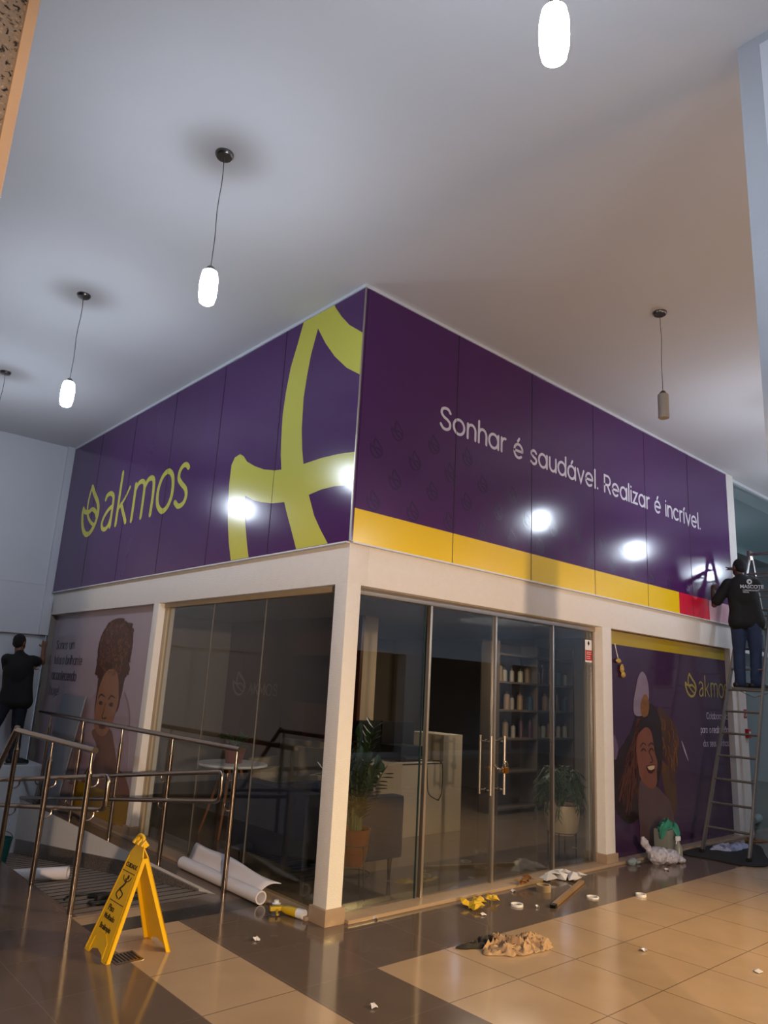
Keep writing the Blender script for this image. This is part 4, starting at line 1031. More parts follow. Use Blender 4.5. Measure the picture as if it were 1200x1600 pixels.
for k_ in range(3):
    a = 2*PI*k_/3+.5; mb.tube([(cx+.16*math.cos(a), cy+.16*math.sin(a), .003), (cx+.118*math.cos(a), cy+.118*math.sin(a), .40)], .005, 6)
for (rr_, zz) in ((.116, .40), (.142, .18)): mb.tube([(cx+rr_*math.cos(R(q)), cy+rr_*math.sin(R(q)), zz) for q in range(0, 361, 15)], .004, 6)
mb.build('stand', M['black'], t)
zzplant(cx, cy, .47, 14, .86, t, 5, (mat('plant_stem', '#45542a', .5, bump=.02), leafd))
# white planter by the right column
t = thing('planter', 'wide white planter with drooping fern on a wire stand by the right column', 'plant', (3.60, .52, 0))
cx, cy = 3.60, .52
mb = MB(); mb.lathe([(0, .22), (.13, .22), (.17, .26), (.19, .42), (.185, .52), (.175, .52), (.17, .48), (0, .48)], (cx, cy, 0), 36); mb.build('pot', mat('cream_ceramic', '#b5a58c', .4, bump=.02), t)
mb = MB()
for k_ in range(4):
    a = 2*PI*k_/4+.4; mb.tube([(cx+.15*math.cos(a), cy+.15*math.sin(a), .003), (cx+.15*math.cos(a), cy+.15*math.sin(a), .27)], .005, 6)
mb.tube([(cx+.153*math.cos(R(q)), cy+.153*math.sin(R(q)), .245) for q in range(0, 361, 15)], .005, 6)
mb.build('stand', M['black'], t)
mb = MB(); rn = random.Random(8)
for k_ in range(60):
    a = rn.uniform(0, 2*PI); sp = smoothline([(cx, cy, .48), (cx+.14*math.cos(a), cy+.14*math.sin(a), .48+rn.uniform(.18, .42)), (cx+.30*math.cos(a), cy+max(-.34, .28*math.sin(a)), .48+rn.uniform(-.1, .34))], 7)
    for i in range(1, len(sp)):
        d = sp[i]-sp[i-1]; leaf_quad(mb, sp[i-1], d, d.length*1.3, .018, 0)
        for sd in (-1, 1):
            s_ = d.cross(Vector((0, 0, 1)))
            if i > 3 and s_.length > 1e-4: leaf_quad(mb, sp[i], s_.normalized()*sd+d.normalized(), .06, .014, .3)
for v in mb.bm.verts:
    if v.co.y < .15: v.co.y = .15+(.15-v.co.y)*.1
mb.build('foliage', leafg, t, 0)
# reception desk
dm = mat('white_laminate', '#b5aa98', .35, var=.04, scale=3)
t = thing('reception_desk', 'white reception desk with a raised right end panel', 'desk', (2.9, 2.1, 0))
mb = MB(); mb.box(3.28, 3.62, 2.0, 2.62, .0, 1.12, .005); mb.build('raised_end', dm, t)
mb = MB(); mb.box(2.60, 3.28, 2.0, 2.04, .0, .80, .003); mb.build('front_panel', dm, t)
mb = MB(); mb.box(2.10, 3.28, 2.0, 2.62, .78, .805, .003); mb.build('worktop', dm, t)
mb = MB(); mb.poly([(2.60, 2.0, 0), (2.10, 2.62, 0), (2.13, 2.64, 0), (2.63, 2.03, 0)], (0, 0, .78)); mb.build('side_panel', dm, t)
t = thing('printer', 'black printer standing on the reception desk worktop', 'printer', (2.85, 2.3, .805))
mb = MB(); mb.box(2.68, 3.08, 2.12, 2.48, .805, .98, .015); mb.build('body', M['black'], t)
mb = MB(); mb.box(2.74, 3.02, 2.10, 2.2, .83, .86, .004); mb.build('paper_tray', mat('dark_grey_plastic', '#2b2b2e', .5, bump=.02), t)
mb = MB(); mb.box(3.0, 3.06, 2.112, 2.12, .82, .85); mb.build('label', M['white'], t)
t = thing('computer_monitor', 'dark monitor seen from behind on the reception desk', 'monitor', (2.75, 2.42, .805))
mb = MB(); mb.box(2.75, 3.22, 2.50, 2.54, .95, 1.24, .01, Matrix.Rotation(R(-12), 3, 'Z')); mb.build('screen', M['black'], t)
mb = MB(); mb.box(2.9, 3.08, 2.47, 2.60, .805, .82, .004); mb.tube([(2.99, 2.53, .81), (2.99, 2.53, 1.0)], .02, 10); mb.build('stand', M['black'], t)
t = thing('office_chair', 'dark office chair standing behind the reception desk', 'chair', (3.0, 3.1, 0))
mb = MB(); mb.box(2.75, 3.2, 3.0, 3.06, .75, 1.22, .03); mb.build('backrest', M['black'], t)
mb = MB(); mb.box(2.75, 3.2, 2.75, 3.15, .45, .53, .03); mb.build('seat', M['black'], t)
mb = MB(); mb.tube([(2.98, 2.97, .08), (2.98, 2.97, .46)], .025, 10); mb.tube([(2.98, 3.02, .5), (2.98, 3.04, .8)], .018, 8)
for k_ in range(5): a = 2*PI*k_/5; mb.tube([(2.98, 2.97, .1), (2.98+.22*math.cos(a), 2.97+.22*math.sin(a), .04)], .014, 8); mb.ball((2.98+.23*math.cos(a), 2.97+.23*math.sin(a), .028), .028, 8)
mb.build('base', M['black'], t)
t = thing('power_cable', 'thin black cables hanging down the front of the reception desk', 'cable', (3.05, 1.99, 0))
mb = MB(); mb.tube(smoothline([(3.02, 2.1, .812), (2.99, 1.99, .80), (3.0, 1.985, .6), (3.04, 1.985, .45), (3.2, 1.985, .37)], 6), .005, 6); mb.build('cable', M['black'], t)
mb = MB(); mb.tube(smoothline([(3.2, 2.1, .812), (3.24, 1.99, .80), (3.265, 1.985, .65), (3.25, 1.985, .45), (3.2, 1.985, .37)], 6), .005, 6); mb.build('cable', M['black'], t)
t = thing('television', 'flat black television mounted on the dark wood wall', 'television', (3.0, 4.6, 1.5))
mb = MB(); mb.box(2.965, 2.98, 3.94, 4.90, 1.39, 2.03, .003); mb.build('screen', mat('black_glass', '#0a0b0e', .35, bump=.0), t)
mb = MB(); mb.box(2.97, 2.998, 3.92, 4.92, 1.37, 2.05, .004); mb.box(2.995, 3.01, 4.2, 4.6, 1.55, 1.85); mb.build('frame', M['black'], t)
t = thing('wall_sign', 'akmos name in metal letters on the dark wood wall', 'sign', (3.04, 5.8, 1.55))
sm = mat('dull_metal_letters', '#857a70', .4, .3, bump=.02)
mb = MB(); emblem(mb, lambda u, v: (3.01, 6.42+(u-5.8)*.62, 1.40+(v-3.49)*.52), (-.01, 0, 0), .8); mb.build('leaf_emblem', sm, t, 0)
mb = MB(); write(mb, 'AKMOS', 0, 1.43, .115, .84, lambda u, v: (3.01, 6.12-u, v), (-.01, 0, 0), .13, .3); mb.build('lettering', sm, t, 0)
# shelving with products
t = thing('display_shelf', 'tall dim display shelving with rows of products along the shop wall', 'shelf', (5.85, 2.65, 0))
shm = mat('shelf_board', '#5b5046', .5, var=.1, scale=4)
for z in (.06, .55, 1.0, 1.4, 1.8, 2.2): mb = MB(); mb.box(4.95, 6.8, 2.5, 2.82, z, z+.03, .002); mb.build('shelf_board', shm, t)
for x in (4.92, 5.85, 6.79): mb = MB(); mb.box(x, x+.03, 2.5, 2.82, 0, 2.4, .002); mb.build('upright', shm, t)
mb = MB(); mb.box(4.92, 6.82, 2.82, 2.84, 0, 2.4); mb.build('back_panel', mat('shelf_back', '#3e352e', .6, bump=.02), t)
pm = [mat('product_%d' % i, c, .4, bump=.02) for i, c in enumerate(('#8a8378', '#2f4a5e', '#7c6650', '#4a3040', '#93907f'))]
caps_ = mat('product_cap', '#22242a', .4, bump=.02)
bp = []
for i in range(5):
    r_ = .035+.006*(i % 3); h_ = .20+.03*(i % 4)
    b0 = thing('product_bottle', '', 'bottle', (0, 0, 0), 'bottles on the display shelf', 0, False)
    mb = MB(); mb.lathe([(0, 0), (r_, 0), (r_, h_*.75), (r_*.5, h_*.85), (0, h_*.85)], seg=14); mb.build('bottle_body', pm[i], b0)
    mb = MB(); mb.lathe([(0, h_*.85), (r_*.5, h_*.85), (r_*.5, h_), (0, h_)], seg=12); mb.build('bottle_cap', caps_, b0)
    bp.append(b0)
ORD = ('first', 'second', 'third', 'fourth', 'fifth', 'sixth', 'seventh', 'eighth', 'ninth', 'tenth')
used = set(); rn = random.Random(4)
for zi, z in enumerate((1.03, 1.43, 1.83)):
    for i in range(10):
        x = 5.05+i*.185
        if abs(x-5.865) < .07: x += .075 if x > 5.86 else -.06
        j = rn.randrange(5); lb = 'dim bottle, %s from the left on the %s filled shelf of the display shelving' % (ORD[i], ('lowest', 'middle', 'top')[zi])
        if j not in used: bp[j].location = (x, 2.62, z); bp[j]['label'] = lb; used.add(j)
        else: dup(bp[j], (x, 2.62+rn.uniform(-.04, .04), z), None, lb)

# ------------------------------------------------------------------ neighbouring shop
tealw = mat('pale_teal_wall', '#93aaa8', .6, var=.05, scale=2)
mb = MB(); mb.box(7.2, 15, 4.3, 4.4, 0, ZC); struct('wall_neighbour_back', mb, tealw)
mb = MB(); mb.box(7.2, 15, .11, 4.3, 3.9, 4.0); mb.box(7.2, 15, .45, .5, 4.0, ZC); struct('ceiling_neighbour', mb, mat('grey_teal_bulkhead', '#56666a', .5, var=.05, scale=2))
mb = MB(); mb.box(7.2, 15, .02, .10, 4.94, ZC, .003); mb.box(7.2, 15, .03, .09, 2.40, 2.46, .003); struct('trim_30', mb, M['trim'])
mb = MB(); mb.box(7.2, 15, .055, .065, 2.46, 4.94); tag(mb.build('window_20', M['glass_clear'], None, 0), kind='structure')
mb = MB(); mb.box(7.2, 15, .055, .065, .02, 2.40); tag(mb.build('window_21', M['glass_clear'], None, 0), kind='structure')
tubem = mat('lit_tube', '#ffffff', .4, emit='#dff0ff', estr=14)
for i, (x, y, z) in enumerate(((9.9, 2.0, 3.55), (9.6, 3.1, 3.75), (11.4, 2.4, 3.6))):
    t = thing('fluorescent_lamp', ('bright tube lamp glowing behind the neighbouring shop glass, nearest the ladder', 'bright tube lamp deeper inside the neighbouring shop', 'bright tube lamp at the far side of the neighbouring shop')[i], 'lamp', (x, y, z))
    mb = MB(); mb.box(x-.55, x+.55, y-.06, y+.06, z, z+.05, .008); mb.tube([(x-.4, y, z+.04), (x-.4, y, 3.92)], .006, 6); mb.tube([(x+.4, y, z+.04), (x+.4, y, 3.92)], .006, 6); mb.build('housing', M['white'], t)
    mb = MB(); mb.tube([(x-.52, y, z-.02), (x+.52, y, z-.02)], .02, 10); mb.build('tube', tubem, t)
t = thing('hanging_sign', 'round white sign with red figure and letters on a dark panel in the neighbouring shop', 'sign', (8.75, .55, 2.5))
mb = MB(); mb.box(8.2, 9.6, .60, .64, 2.30, 2.86, .004); mb.tube([(8.4, .62, 2.86), (8.4, .62, 4.0)], .008, 6); mb.tube([(9.4, .62, 2.86), (9.4, .62, 4.0)], .008, 6); mb.build('board', mat('dark_sign_board', '#2a2d30', .5, bump=.02), t)
mb = MB(); mb.poly([(8.55+.24*math.cos(R(a)), .60, 2.62+.24*math.sin(R(a))) for a in range(0, 360, 12)], (0, -.02, 0)); mb.build('disc', M['white'], t)
redm = mat('sign_red', '#9c1a24', .4, bump=.02)
mb = MB(); ribbon(mb, smoothline([(8.44, 2.76), (8.54, 2.82), (8.64, 2.76), (8.66, 2.66), (8.60, 2.60)], 5), .035, lambda u, v: (u, .58, v), (0, -.002, 0)); mb.build('figure', redm, t, 0)
text_mesh('lettering', 'TEL', .15, wall_mtx((1, 0, 0), (0, 0, 1), (8.38, .577, 2.46)), redm, t, .003, True)
t = thing('chair', 'white plastic chair on dark legs inside the neighbouring shop', 'chair', (8.2, .9, 0))
mb = MB(); mb.box(8.0, 8.4, .72, 1.10, .44, .47, .012); mb.build('seat', M['white'], t)
mb = MB(); mb.box(8.38, 8.42, .72, 1.10, .55, .92, .02, Matrix.Rotation(R(8), 3, 'Y')); mb.build('backrest', M['white'], t)
for x in (8.04, 8.37):
    for y in (.75, 1.07): mb = MB(); mb.tube([(x+(-.04 if x < 8.2 else .04), y, 0), (x, y, .44)], .012, 8); mb.build('leg', M['black'], t)
mb = MB(); mb.tube([(8.37, .75, .46), (8.40, .75, .60)], .012, 8); mb.tube([(8.37, 1.07, .46), (8.40, 1.07, .60)], .012, 8); mb.build('back_support', M['black'], t)
# red fittings on the end pillar
t = thing('fire_sign', 'small red and white square notice high on the end pillar', 'sign', (7.1, -.03, 1.55))
mb = MB(); mb.box(7.09, 7.185, -.034, -.03, 1.50, 1.62); mb.build('plate', redm, t, 0)
mb = MB(); mb.tube([(7.137+.028*math.cos(R(q)), -.0345, 1.56+.035*math.sin(R(q))) for q in range(0, 361, 30)], .004, 6); mb.build('emblem', M['white'], t)
t = thing('alarm_box', 'small red call point box on the end pillar under the notice', 'alarm', (7.14, -.05, 1.3))
mb = MB(); mb.box(7.10, 7.19, -.075, -.03, 1.24, 1.36, .006); mb.build('case', redm, t)
mb = MB(); mb.box(7.12, 7.17, -.078, -.075, 1.27, 1.33, .001); mb.build('glass', M['white'], t)

# ------------------------------------------------------------------ yellow wet floor sign
yel = mat('yellow_plastic', '#dcae0c', .4, var=.08, scale=10, bump=.03)
ink = mat('black_ink', '#2a1f08', .5, bump=.01)
t = thing('wet_floor_sign', 'yellow folding wet floor warning sign beside the floor drain', 'floor sign', (-1.30, .3, 0))
Rs = Matrix.Rotation(R(-12), 3, 'Z')
def leafpanel(sgn, label=None):
    # local: width axis v (room y), foot axis toward sgn*x
    H_ = .60; foot = .205; wb, wt_ = .165, .095
    ax = Vector((0, 1, 0)); top = Vector((-1.30, .295, H_)); bot = Vector((-1.30+sgn*foot, .295, .0)); d = bot-top
    nrm = d.cross(ax).normalized()*(1 if sgn < 0 else -1)
    nrm = nrm if nrm.x*sgn > 0 else -nrm
    def P_(u, v): return top + d*v + ax*u
    outline = [(-wt_*.55, .0), (-wt_*.75, .05), (-wt_, .10), (-wb, 1.0), (-wb*.62, 1.0), (-wb*.45, .955), (0, .93), (wb*.45, .955), (wb*.62, 1.0), (wb, 1.0), (wt_, .10), (wt_*.75, .05), (wt_*.55, 0)]
    mb = MB(); mb.poly([P_(*q) for q in outline], -nrm*.006)
    for s_ in (-1, 1):
        a, b = P_(s_*wt_, .10), P_(s_*wb, 1.0)
        mb.poly([a, b, b-ax*s_*.012, a-ax*s_*.012], -nrm*.028)
    ribbon(mb, [(u, v) for u, v in [(-wb*.62, .98), (-wb*.55, .86), (-wb*.2, .80), (wb*.2, .80), (wb*.55, .86), (wb*.62, .98)]], .008, lambda u, v: P_(u, v), nrm*.003)
    for s_ in (-1, 1): ribbon(mb, [(s_*(wt_-.012), .12), (s_*(wb-.014), .98)], .006, lambda u, v: P_(u, v), nrm*.003)
    o = mb.build('panel', yel, t, 30)
    return P_, nrm, d
for sgn in (-1, 1):
    P_, nrm, d = leafpanel(sgn)
    if sgn < 0:
        rv = -Vector((0, 1, 0)); upv = -d.normalized()
        base = lambda u, v: wall_mtx(rv, upv, P_(u, v)+nrm*.001)
        text_mesh('lettering', 'CUIDADO', .036, base(.075, .22), ink, t, .0012, True)
        text_mesh('lettering', 'Piso', .05, base(.075, .62), ink, t, .0012, True)
        text_mesh('lettering', 'Molhado', .042, base(.085, .69), ink, t, .0012, True)
        text_mesh('maker_lettering', 'Bralimpia', .042, base(.09, .78), ink, t, .0012, True)
        mb = MB(); f_ = lambda u, v: P_(-u, v)
        for l_ in ([(-.09, .26), (.09, .26)], [(-.10, .535), (.10, .535)]): ribbon(mb, l_, .007, f_, nrm*.0012)
        mb.build('rule_line', ink, t, 0)
        mb = MB()
        for l_, w_ in (([(.0, .32), (.01, .36), (-.03, .42)], .016), ([(-.03, .42), (.03, .45), (.01, .50)], .012), ([(-.03, .42), (-.05, .47), (-.01, .50)], .012),
                     ([(.01, .35), (.05, .32), (.06, .29)], .008), ([(.01, .35), (-.03, .33), (-.045, .30)], .008)): ribbon(mb, smoothline(l_, 4), w_, f_, nrm*.0012)
        mb.poly([f_(.018+.013*math.cos(R(a)), .30+.02*math.sin(R(a))) for a in range(0, 360, 30)], nrm*.0012)
        mb.build('slipping_figure', ink, t, 0)
mb = MB(); mb.tube([(-1.30, .22, .605), (-1.30, .37, .605)], .014, 10)
for y in (.235, .295, .355): mb.tube([(-1.32, y, .60), (-1.30, y, .628), (-1.28, y, .60)], .012, 8)
mb.tube(smoothline([(-1.30, .25, .61), (-1.30, .265, .65), (-1.30, .325, .65), (-1.30, .34, .61)], 4), .011, 8)
mb.build('hinge', yel, t)
# drain
t = thing('floor_drain', 'small square metal drain grate set in the floor under the yellow sign', 'drain', (-1.37, .18, 0))
mb = MB(); mb.box(-1.455, -1.285, .095, .265, -.004, .004, .001); mb.build('frame', M['steel'], t)
for i in range(7): mb = MB(); mb.box(-1.44+i*.022, -1.429+i*.022, .115, .245, .0035, .005); mb.build('slot', M['groove'], t, 0)

# ------------------------------------------------------------------ rolls, rags and litter
def roll(name, label, a, b, r, inner=True):
    a = Vector(a); b = Vector(b); t = thing(name, label, 'roll', ((a+b)/2)[:])
    d = (b-a); q = d.to_track_quat('Z', 'Y').to_matrix()
    prof = [(r*.78, 0), (r, 0), (r, d.length), (r*.78, d.length), (r*.74, d.length-.02), (r*.74, .02), (r*.78, 0)]
    mb = MB(); mb.lathe(prof, a, 28, q); mb.build('rolled_vinyl', M['paper'], t)
    return t
t = roll('vinyl_roll', 'white vinyl roll with a loose sheet, lying against the far railing post', (-.107, 1.93, .050), (-.107, .66, .050), .049)
mb = MB()
def shf(u, v):
    bx = -.107; by = 1.86-1.16*u
    return (bx+.02+.085*v+.03*u*v, by-.10*v*u, .085+.13*math.sin(PI*.5*min(1, v*1.3))*(1-.30*u)-.035*u*v+.012*math.sin(u*9+v*4)*v)
mb.grid(shf, 14, 12); o = mb.build('loose_sheet', M['paper'], t, 180, solid=.002)
t = roll('vinyl_roll', 'white paper roll lying across the grooved ramp', (-1.27, 3.33, rz_(3.33)+.062), (-.72, 2.93, rz_(2.93)+.066), .055)
mb = MB(); mb.poly([(-1.0, 3.30, rz_(3.3)+.005), (-.88, 3.34, rz_(3.34)+.10), (-.80, 3.18, rz_(3.18)+.005)], (.004, .004, 0)); mb.build('loose_corner', M['paper'], t, 0)
t = thing('extension_cable', 'black coiled cable with plug block lying on the ramp', 'cable', (-.95, 1.6, rz_(1.6)))
def onr(x, y, h): return (x, y, rz_(y)+h)
mb = MB(); pts = []
for i in range(60):
    a = i*.42; pts.append(onr(-.98+(.13+.012*math.sin(i))*math.cos(a), 1.42+(.07+.01*math.cos(i*1.7))*math.sin(a), .012+.0016*(i % 12)))
mb.tube(smoothline(pts, 3), .008, 6); mb.build('coil', M['black'], t)
mb = MB(); mb.tube(smoothline([onr(-.85, 1.42, .012), onr(-.72, 1.40, .01), onr(-.6, 1.5, .01), onr(-.65, 1.66, .01), onr(-.85, 1.66, .01), onr(-.98, 1.78, .01), onr(-.8, 1.86, .01), onr(-1.05, 1.95, .01), onr(-1.15, 1.82, .01)], 6), .008, 8); mb.build('lead', M['black'], t)
mb = MB(); mb.box(-1.07, -.92, 1.38, 1.44, rz_(1.41)+.02, rz_(1.41)+.07, .01); mb.build('plug_block', M['black'], t)
def rag(name, label, cat, prims, m, noise=.03, ns=14, vox=.008, loc=None):
    t = thing(name, label, cat, loc)
    organic('folds', prims, m, t, vox, 3, noise, ns)
    return t
cloth = mat('beige_cloth', '#a68868', .85, var=.2, scale=20, bump=.4, bscale=40)
clothd = mat('charcoal_cloth', '#25221f', .85, var=.2, scale=20, bump=.4, bscale=40)
rn = random.Random(21)
from mathutils import noise as mnoise
def crumpled(mb, cx, cy, z, rx, ry, h, seed, rot=0, freq=9, n=44):
    """a sheet of cloth pushed together: ridged folds, ragged outline, edges on the ground"""
    def f(u, v):
        a, b = u*2-1, v*2-1
        sc_ = 1/max(1e-6, math.hypot(a, b)) * max(abs(a), abs(b)) if (a or b) else 1
        x_, y_ = a*sc_, b*sc_; r_ = math.hypot(x_, y_)
        q = Vector((x_*rx*freq, y_*ry*freq, seed*3.7)); q = q + mnoise.noise_vector(q*.9)*1.3
        edge = 1+.42*mnoise.noise(Vector((math.cos(math.atan2(y_, x_))*1.1, math.sin(math.atan2(y_, x_))*1.1, seed)))
        w1 = mnoise.noise_vector(q*.5)*.05
        rid = 1-abs(mnoise.noise(q*.55+Vector((0, 0, 5)))*2.8); rid2 = 1-abs(mnoise.noise(q*1.5)*2.4)
        hh = h*(.12+.75*max(0, rid)**1.5+.30*max(0, rid2)**2)*max(0.0, 1-r_**2)**.6
        X_, Y_ = x_*rx*edge+w1.x, y_*ry*edge+w1.y
        return (cx+X_*math.cos(rot)-Y_*math.sin(rot), cy+X_*math.sin(rot)+Y_*math.cos(rot), z+.003+hh)
    mb.grid(f, n, n)
def cloth_thing(name, label, cat, specs, m, loc, zf=0):
    t = thing(name, label, cat, loc); mb = MB()
    for sp in specs: crumpled(mb, *sp)
    mb.build('folds', m, t, 60, solid=.002); return t
cloth_thing('cleaning_rag', 'crumpled beige rag on the cream tiles in front of the doors', 'rag',
            [(.76, -1.0, 0, .20, .15, .085, 1, -.3, 15), (.96, -1.04, 0, .15, .13, .07, 5, .3, 17)], cloth, (.8, -1.02, 0))
cloth_thing('cleaning_rag', 'charcoal rag half under the beige rag on the cream tiles', 'rag',
            [(.70, -.86, 0, .22, .06, .05, 4, -.25, 16)], clothd, (.7, -.84, 0))
def ring(name, label, c, r, h, m, tilt=0):
    t = thing(name, label, 'tape', c)
    q = Matrix.Rotation(tilt, 3, 'X')
    mb = MB(); mb.lathe([(r*.8, 0), (r, 0), (r, h), (r*.8, h), (r*.8, 0)], c, 28, q); mb.build('ring', m, t)
    return t
rt_ = ring('tape_roll', 'thick cream masking tape roll lying near the door sill', (2.22, -.24, 0), .062, .05, mat('masking_tape', '#b79f82', .6, bump=.02))
ring('tape_core', 'thin white tape core nearest the beige rag', (1.64, -.40, 0), .05, .016, M['white'])
ring('tape_core', 'thin white tape core right of the wooden straightedge', (2.42, -.60, 0), .052, .012, M['white'])
ring('tape_core', 'thin white tape core alone on the edge of the cream tiles', (2.86, -.80, 0), .045, .02, M['white'])
t = thing('wooden_straightedge', 'wooden bar with a black end lying diagonally on the taupe tiles', 'tool', (2.1, -.35, 0))
a, b = Vector((1.84, -.60, .014)), Vector((2.78, -.26, .014)); d = b-a
for nm, u0, u1, mm in (('bar', .06, 1, mat('raw_pine', '#8d6e4c', .5, var=.15, scale=6, stretch=(1, 8, 1))), ('black_end', 0, .06, M['black'])):
    mb = MB(); mb.box(d.length*u0, d.length*u1, -.022, .022, -.012, .012, .003); mb.xf(Matrix.Translation(a) @ Matrix.Rotation(math.atan2(d.y, d.x), 4, 'Z')); mb.build(nm, mm, t)
def scrap(label, x, y, s, m, cat='scrap', name='paper_scrap', h=.02, n=7, z=0):
    t = thing(name, label, cat, (x, y, z)); r_ = random.Random(int(x*977+y*331))
    pts = [(x+s*math.cos(2*PI*i/n)*r_.uniform(.5, 1.1), y+s*math.sin(2*PI*i/n)*r_.uniform(.5, 1.1)) for i in range(n)]
    mb = MB(); c = mb.bm.verts.new((x, y, z+h)); vs = [mb.bm.verts.new((p[0], p[1], z+.003+(h if i % 2 else 0)*r_.uniform(.2, 1))) for i, p in enumerate(pts)]
    for i in range(n): mb.bm.faces.new((vs[i], vs[(i+1) % n], c))
    mb.build('crumple', m, t, 0, solid=.0015); return t
yp = mat('yellow_backing_paper', '#c9a415', .5, var=.1, scale=20)
def crumple(label, x, y, s, m, cat, name, n=7, seed=1, z=0, h=1.0):
    r_ = random.Random(seed); t = thing(name, label, cat, (x, y, z)); mb = MB()
    for i in range(n):
        c = Vector((x+r_.uniform(-s, s), y+r_.uniform(-s*.6, s*.6), z+r_.uniform(.02, .035)*h))
        a = r_.uniform(0, 2*PI); u = Vector((math.cos(a), math.sin(a), r_.uniform(-.25, .5)))*s*.45; v = Vector((-math.sin(a), math.cos(a), r_.uniform(-.25, .5)))*s*.3
        q = [c-u-v, c+u-v*.6, c+u*.7+v, c-u*.6+v*1.2]
        for k_ in q: k_.z = max(z+.003, k_.z)
        k0 = mb.bm.verts.new(c+Vector((0, 0, s*.2))); vs = [mb.bm.verts.new(k_) for k_ in q]
        for k_ in range(4): mb.bm.faces.new((vs[k_], vs[(k_+1) % 4], k0))
    mb.build('crumple', m, t, 0, solid=.0015); return t
crumple('larger crumpled yellow backing scrap by the doors', 1.28, -.26, .11, yp, 'scrap', 'vinyl_scrap', 9, 2)
crumple('smaller crumpled yellow backing scrap by the doors', 1.54, -.22, .08, yp, 'scrap', 'vinyl_scrap', 5, 3)
crumple('crumpled brown packing scrap beside the masking tape', 2.18, -.05, .08, mat('brown_kraft', '#7a4a12', .6, var=.2, scale=20), 'scrap', 'paper_scrap', 9, 4, 0, 2.2)
crumple('long white paper strips crumpled at the sill near the straightedge', 2.72, -.12, .2, M['paper'], 'scrap', 'paper_strip', 8, 6)
for (x, y, s, lb) in ((2.9, -.1, .045, 'white scrap curling up against the door sill by the right column'), (1.95, -.12, .035, 'small white scrap left of the brown packing scrap'),
                      (1.2, -.42, .03, 'tiny white scrap trailing from the yellow backing'), (.42, -.05, .035, 'white scrap on the sill near the corner column'),
                      (1.55, -1.55, .03, 'small white scrap on the cream tiles nearest the middle'), (1.84, -2.18, .035, 'small white scrap on the cream tiles far right in front'),
                      (4.05, -.42, .03, 'small white scrap on the taupe tiles before the white bag'), (-.55, .02, .03, 'pale scrap on the taupe band in front of the corner column'),
                      (-.58, -1.18, .03, 'tiny white fleck on the taupe strip at the bottom of the view'), (1.75, -.52, .02, 'tiny white fleck by the black end of the straightedge')):
    scrap(lb, x, y, s, M['paper'])
# spray bottle at the corner
t = thing('spray_bottle', 'yellow and white spray bottle lying at the foot of the corner column', 'bottle', (-.06, .28, .03))
mb = MB(); mb.tube([(-.05, .26, .034), (-.035, .20, .034)], .033, 16); mb.build('base_cap', M['white'], t)
mb = MB(); mb.tube([(-.09, .42, .034), (-.075, .36, .034), (-.05, .26, .034)], [.012, .030, .032], 16); mb.build('trigger_body', yp, t)
mb = MB(); mb.box(-.17, -.07, .41, .45, .02, .05, .008, Matrix.Rotation(R(-20), 3, 'Z')); mb.tube(smoothline([(-.10, .44, .035), (-.15, .38, .025), (-.17, .34, .02)], 4), .008, 8); mb.build('trigger', yp, t)
t = thing('white_bottle_cap', 'white ribbed cap standing behind the spray bottle at the column foot', 'cap', (-.055, .44, .0))
mb = MB(); mb.lathe([(0, 0), (.03, 0), (.032, .04), (.02, .045), (.018, .06), (0, .06)], (-.06, .52, 0), 20); mb.build('cap', M['white'], t)
# right side litter
t = thing('plastic_jug', 'cloudy plastic jug with a cut top standing against the purple poster', 'jug', (4.66, -.12, 0))
jm_ = mat('cloudy_plastic', '#8f958c', .3, var=.1, scale=6, alpha=.55)
mb = MB(); mb.box(4.53, 4.79, -.20, -.03, 0, .30, .03); mb.lathe([(.05, .29), (.03, .33), (.03, .35), (0, .35)], (4.66, -.115, 0), 16); mb.build('jug_body', jm_, t)
t = thing('green_cloth', 'green cloth bunched over the top of the plastic jug', 'cloth', (4.65, -.15, .30))
mb = MB(); crumpled(mb, 4.66, -.125, .30, .15, .095, .10, 3, 0, 16, 40)
for v in mb.bm.verts:
    d_ = max(0, abs(v.co.x-4.66)-.125, abs(v.co.y+.115)-.08); v.co.z -= d_*2.2
mb.build('folds', mat('teal_green_cloth', '#2c7a64', .8, bump=.3), t, 60, solid=.002)
t = thing('spray_bottle', 'clear spray bottle with white head in front of the plastic jug', 'bottle', (4.62, -.27, 0))
mb = MB(); mb.lathe([(0, 0), (.04, 0), (.042, .13), (.016, .18), (.014, .20), (0, .2)], (4.62, -.27, 0), 20); mb.build('bottle_body', jm_, t)
mb = MB(); mb.box(4.585, 4.65, -.285, -.255, .20, .245, .006); mb.tube([(4.59, -.27, .21), (4.57, -.27, .17)], .006, 8); mb.build('spray_head', M['white'], t)
bagm = mat('white_plastic_bag', '#aaa7b0', .35, var=.25, scale=12, bump=.6, bscale=26)
rag('plastic_bag', 'white knotted plastic bag of rags beside the plastic jug', 'bag', [('e', (4.26, -.22, .075), (.13, .10, .085), 0), ('e', (4.42, -.27, .06), (.15, .10, .07), .2), ('e', (4.54, -.31, .03), (.08, .06, .03), .2), ('e', (4.30, -.24, .10), (.07, .07, .06), .2), ('c', (4.18, -.17, .12), (4.14, -.14, .2), .03, .035), ('c', (4.14, -.14, .2), (4.12, -.13, .24), .045, .02)], bagm, .035, 22, .007, loc=(4.3, -.2, 0))
rag('plastic_wrap', 'clear crumpled plastic wrap by the right column', 'plastic', [('e', (3.93, -.11, .03), (.07, .05, .035), 0), ('e', (4.03, -.12, .02), (.04, .03, .02), 0)], mat('clear_film', '#8b9aa0', .15, bump=.5, alpha=.6), .04, 16, loc=(3.95, -.1, 0))
t = thing('floor_mat', 'black cloth mat spread under the ladder feet', 'mat', (5.5, -.45, 0))
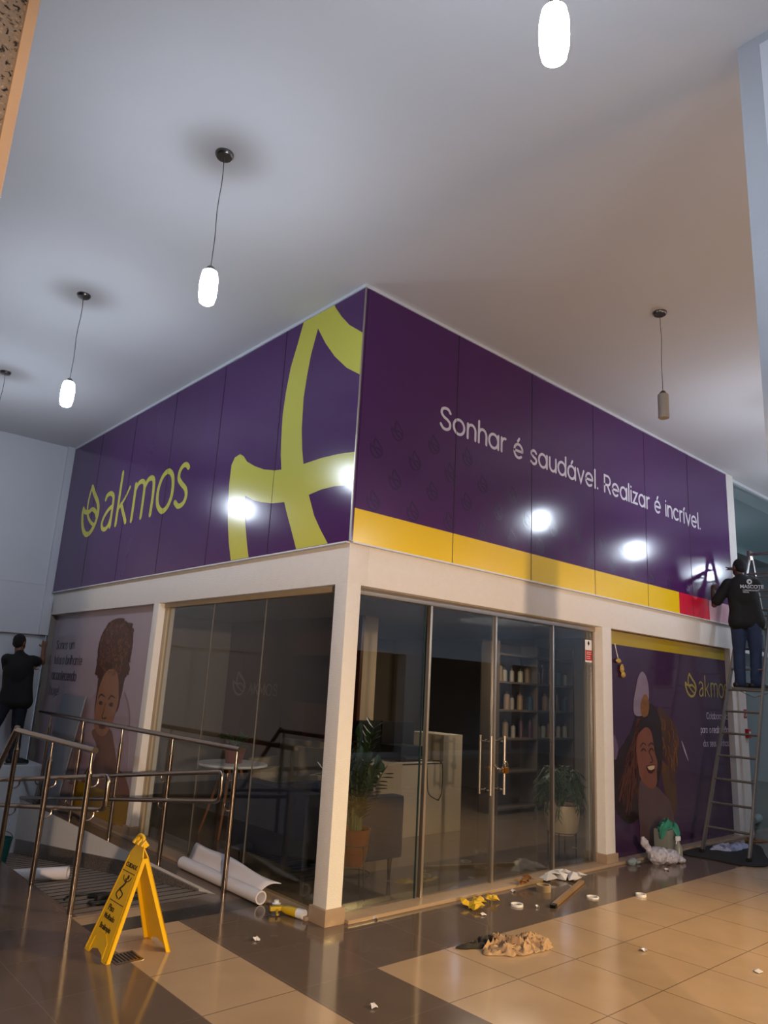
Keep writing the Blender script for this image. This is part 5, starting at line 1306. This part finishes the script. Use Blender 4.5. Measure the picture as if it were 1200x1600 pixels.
mb = MB(); P = smoothline([(5.0, -.12, 0), (5.0, -.45, 0), (5.05, -.82, 0), (5.35, -.92, 0), (5.9, -.66, 0), (6.4, -.40, 0), (6.3, -.18, 0), (5.6, -.08, 0)], 5, True)
mb.poly([(p.x, p.y, .004) for p in P], (0, 0, .010)); mb.build('cloth', mat('black_felt', '#0c0b0c', .9, var=.3, scale=10, bump=.4), t, 0)
cloth_thing('patterned_cloth', 'blue and white patterned cloth heaped on the black mat', 'cloth', [(5.85, -.30, .014, .36, .11, .07, 6, -.15, 10)], mat('blue_white_cloth', '#8a90ac', .8, var=.8, scale=22, bump=.3), (5.8, -.3, .014))
cloth_thing('crumpled_paper', 'orange brown paper crumpled near the end pillar', 'scrap', [(6.68, -.25, 0, .16, .06, .05, 8, -.4, 18)], mat('rust_paper', '#6e4418', .7, bump=.3), (6.65, -.25, 0))
t = roll('white_tube', 'short white tube lying on the floor of the neighbouring shop', (8.1, .35, .055), (8.5, .42, .055), .055)
# things near the worker
t = thing('leaning_board', 'pale grey board leaning on the pale poster behind the railing', 'board', (.04, 5.7, 0))
mb = MB(); mb.poly([(-.13, 5.15, .005), (-.13, 5.95, .005), (.045, 5.95, 1.33), (.045, 5.15, 1.33)], (-.014, 0, 0)); mb.build('board', mat('grey_board', '#6d7480', .45, var=.06, scale=3), t, 0)
t = thing('tool_strip', 'dark rubber strip lying on the walkway edge by the railing', 'strip', (-.15, 5.2, 0))
mb = MB(); mb.tube(smoothline([(-.12, 4.3, .012), (-.06, 4.7, .012), (-.13, 5.0, .012), (-.07, 5.3, .012), (-.14, 5.6, .012)], 5), .012, 8); mb.build('strip', M['black'], t)
t = thing('teal_bucket', 'teal plastic bucket on the ramp at the left picture edge', 'bucket', (-.75, 5.0, rz_(5.0)))
zb_ = rz_(5.0); mb = MB(); mb.lathe([(0, .002), (.10, .002), (.13, .26), (.137, .26), (.137, .27), (.125, .27), (.095, .02), (0, .02)], (-.75, 5.0, zb_), 28); mb.build('pail', mat('teal_plastic', '#0f5a58', .4, bump=.02), t)
mb = MB(); mb.tube([(-.75+.135*math.cos(R(q)), 5.0, zb_+.26+.135*math.sin(R(q))*.6) for q in range(0, 181, 15)], .004, 6); mb.build('handle', M['steel'], t)
# scraper hanging on the purple poster
t = thing('hanging_scraper', 'yellow and white crumpled scrap stuck on the purple poster by a thin strip', 'scrap', (4.08, .06, 2.1))
mb = MB(); mb.tube([(3.99, .073, 2.27), (4.02, .07, 2.17), (4.05, .066, 2.09)], .005, 6); mb.build('strip', M['white'], t)
organic('scrap', [('e', (4.03, .055, 2.08), (.05, .018, .03), 0), ('e', (4.10, .055, 2.0), (.035, .018, .05), 0), ('e', (4.13, .055, 1.93), (.045, .018, .035), 0)], mat('yellow_white_scrap', '#a4883f', .5, var=.7, scale=40), t, .007, 2, .02, 25)
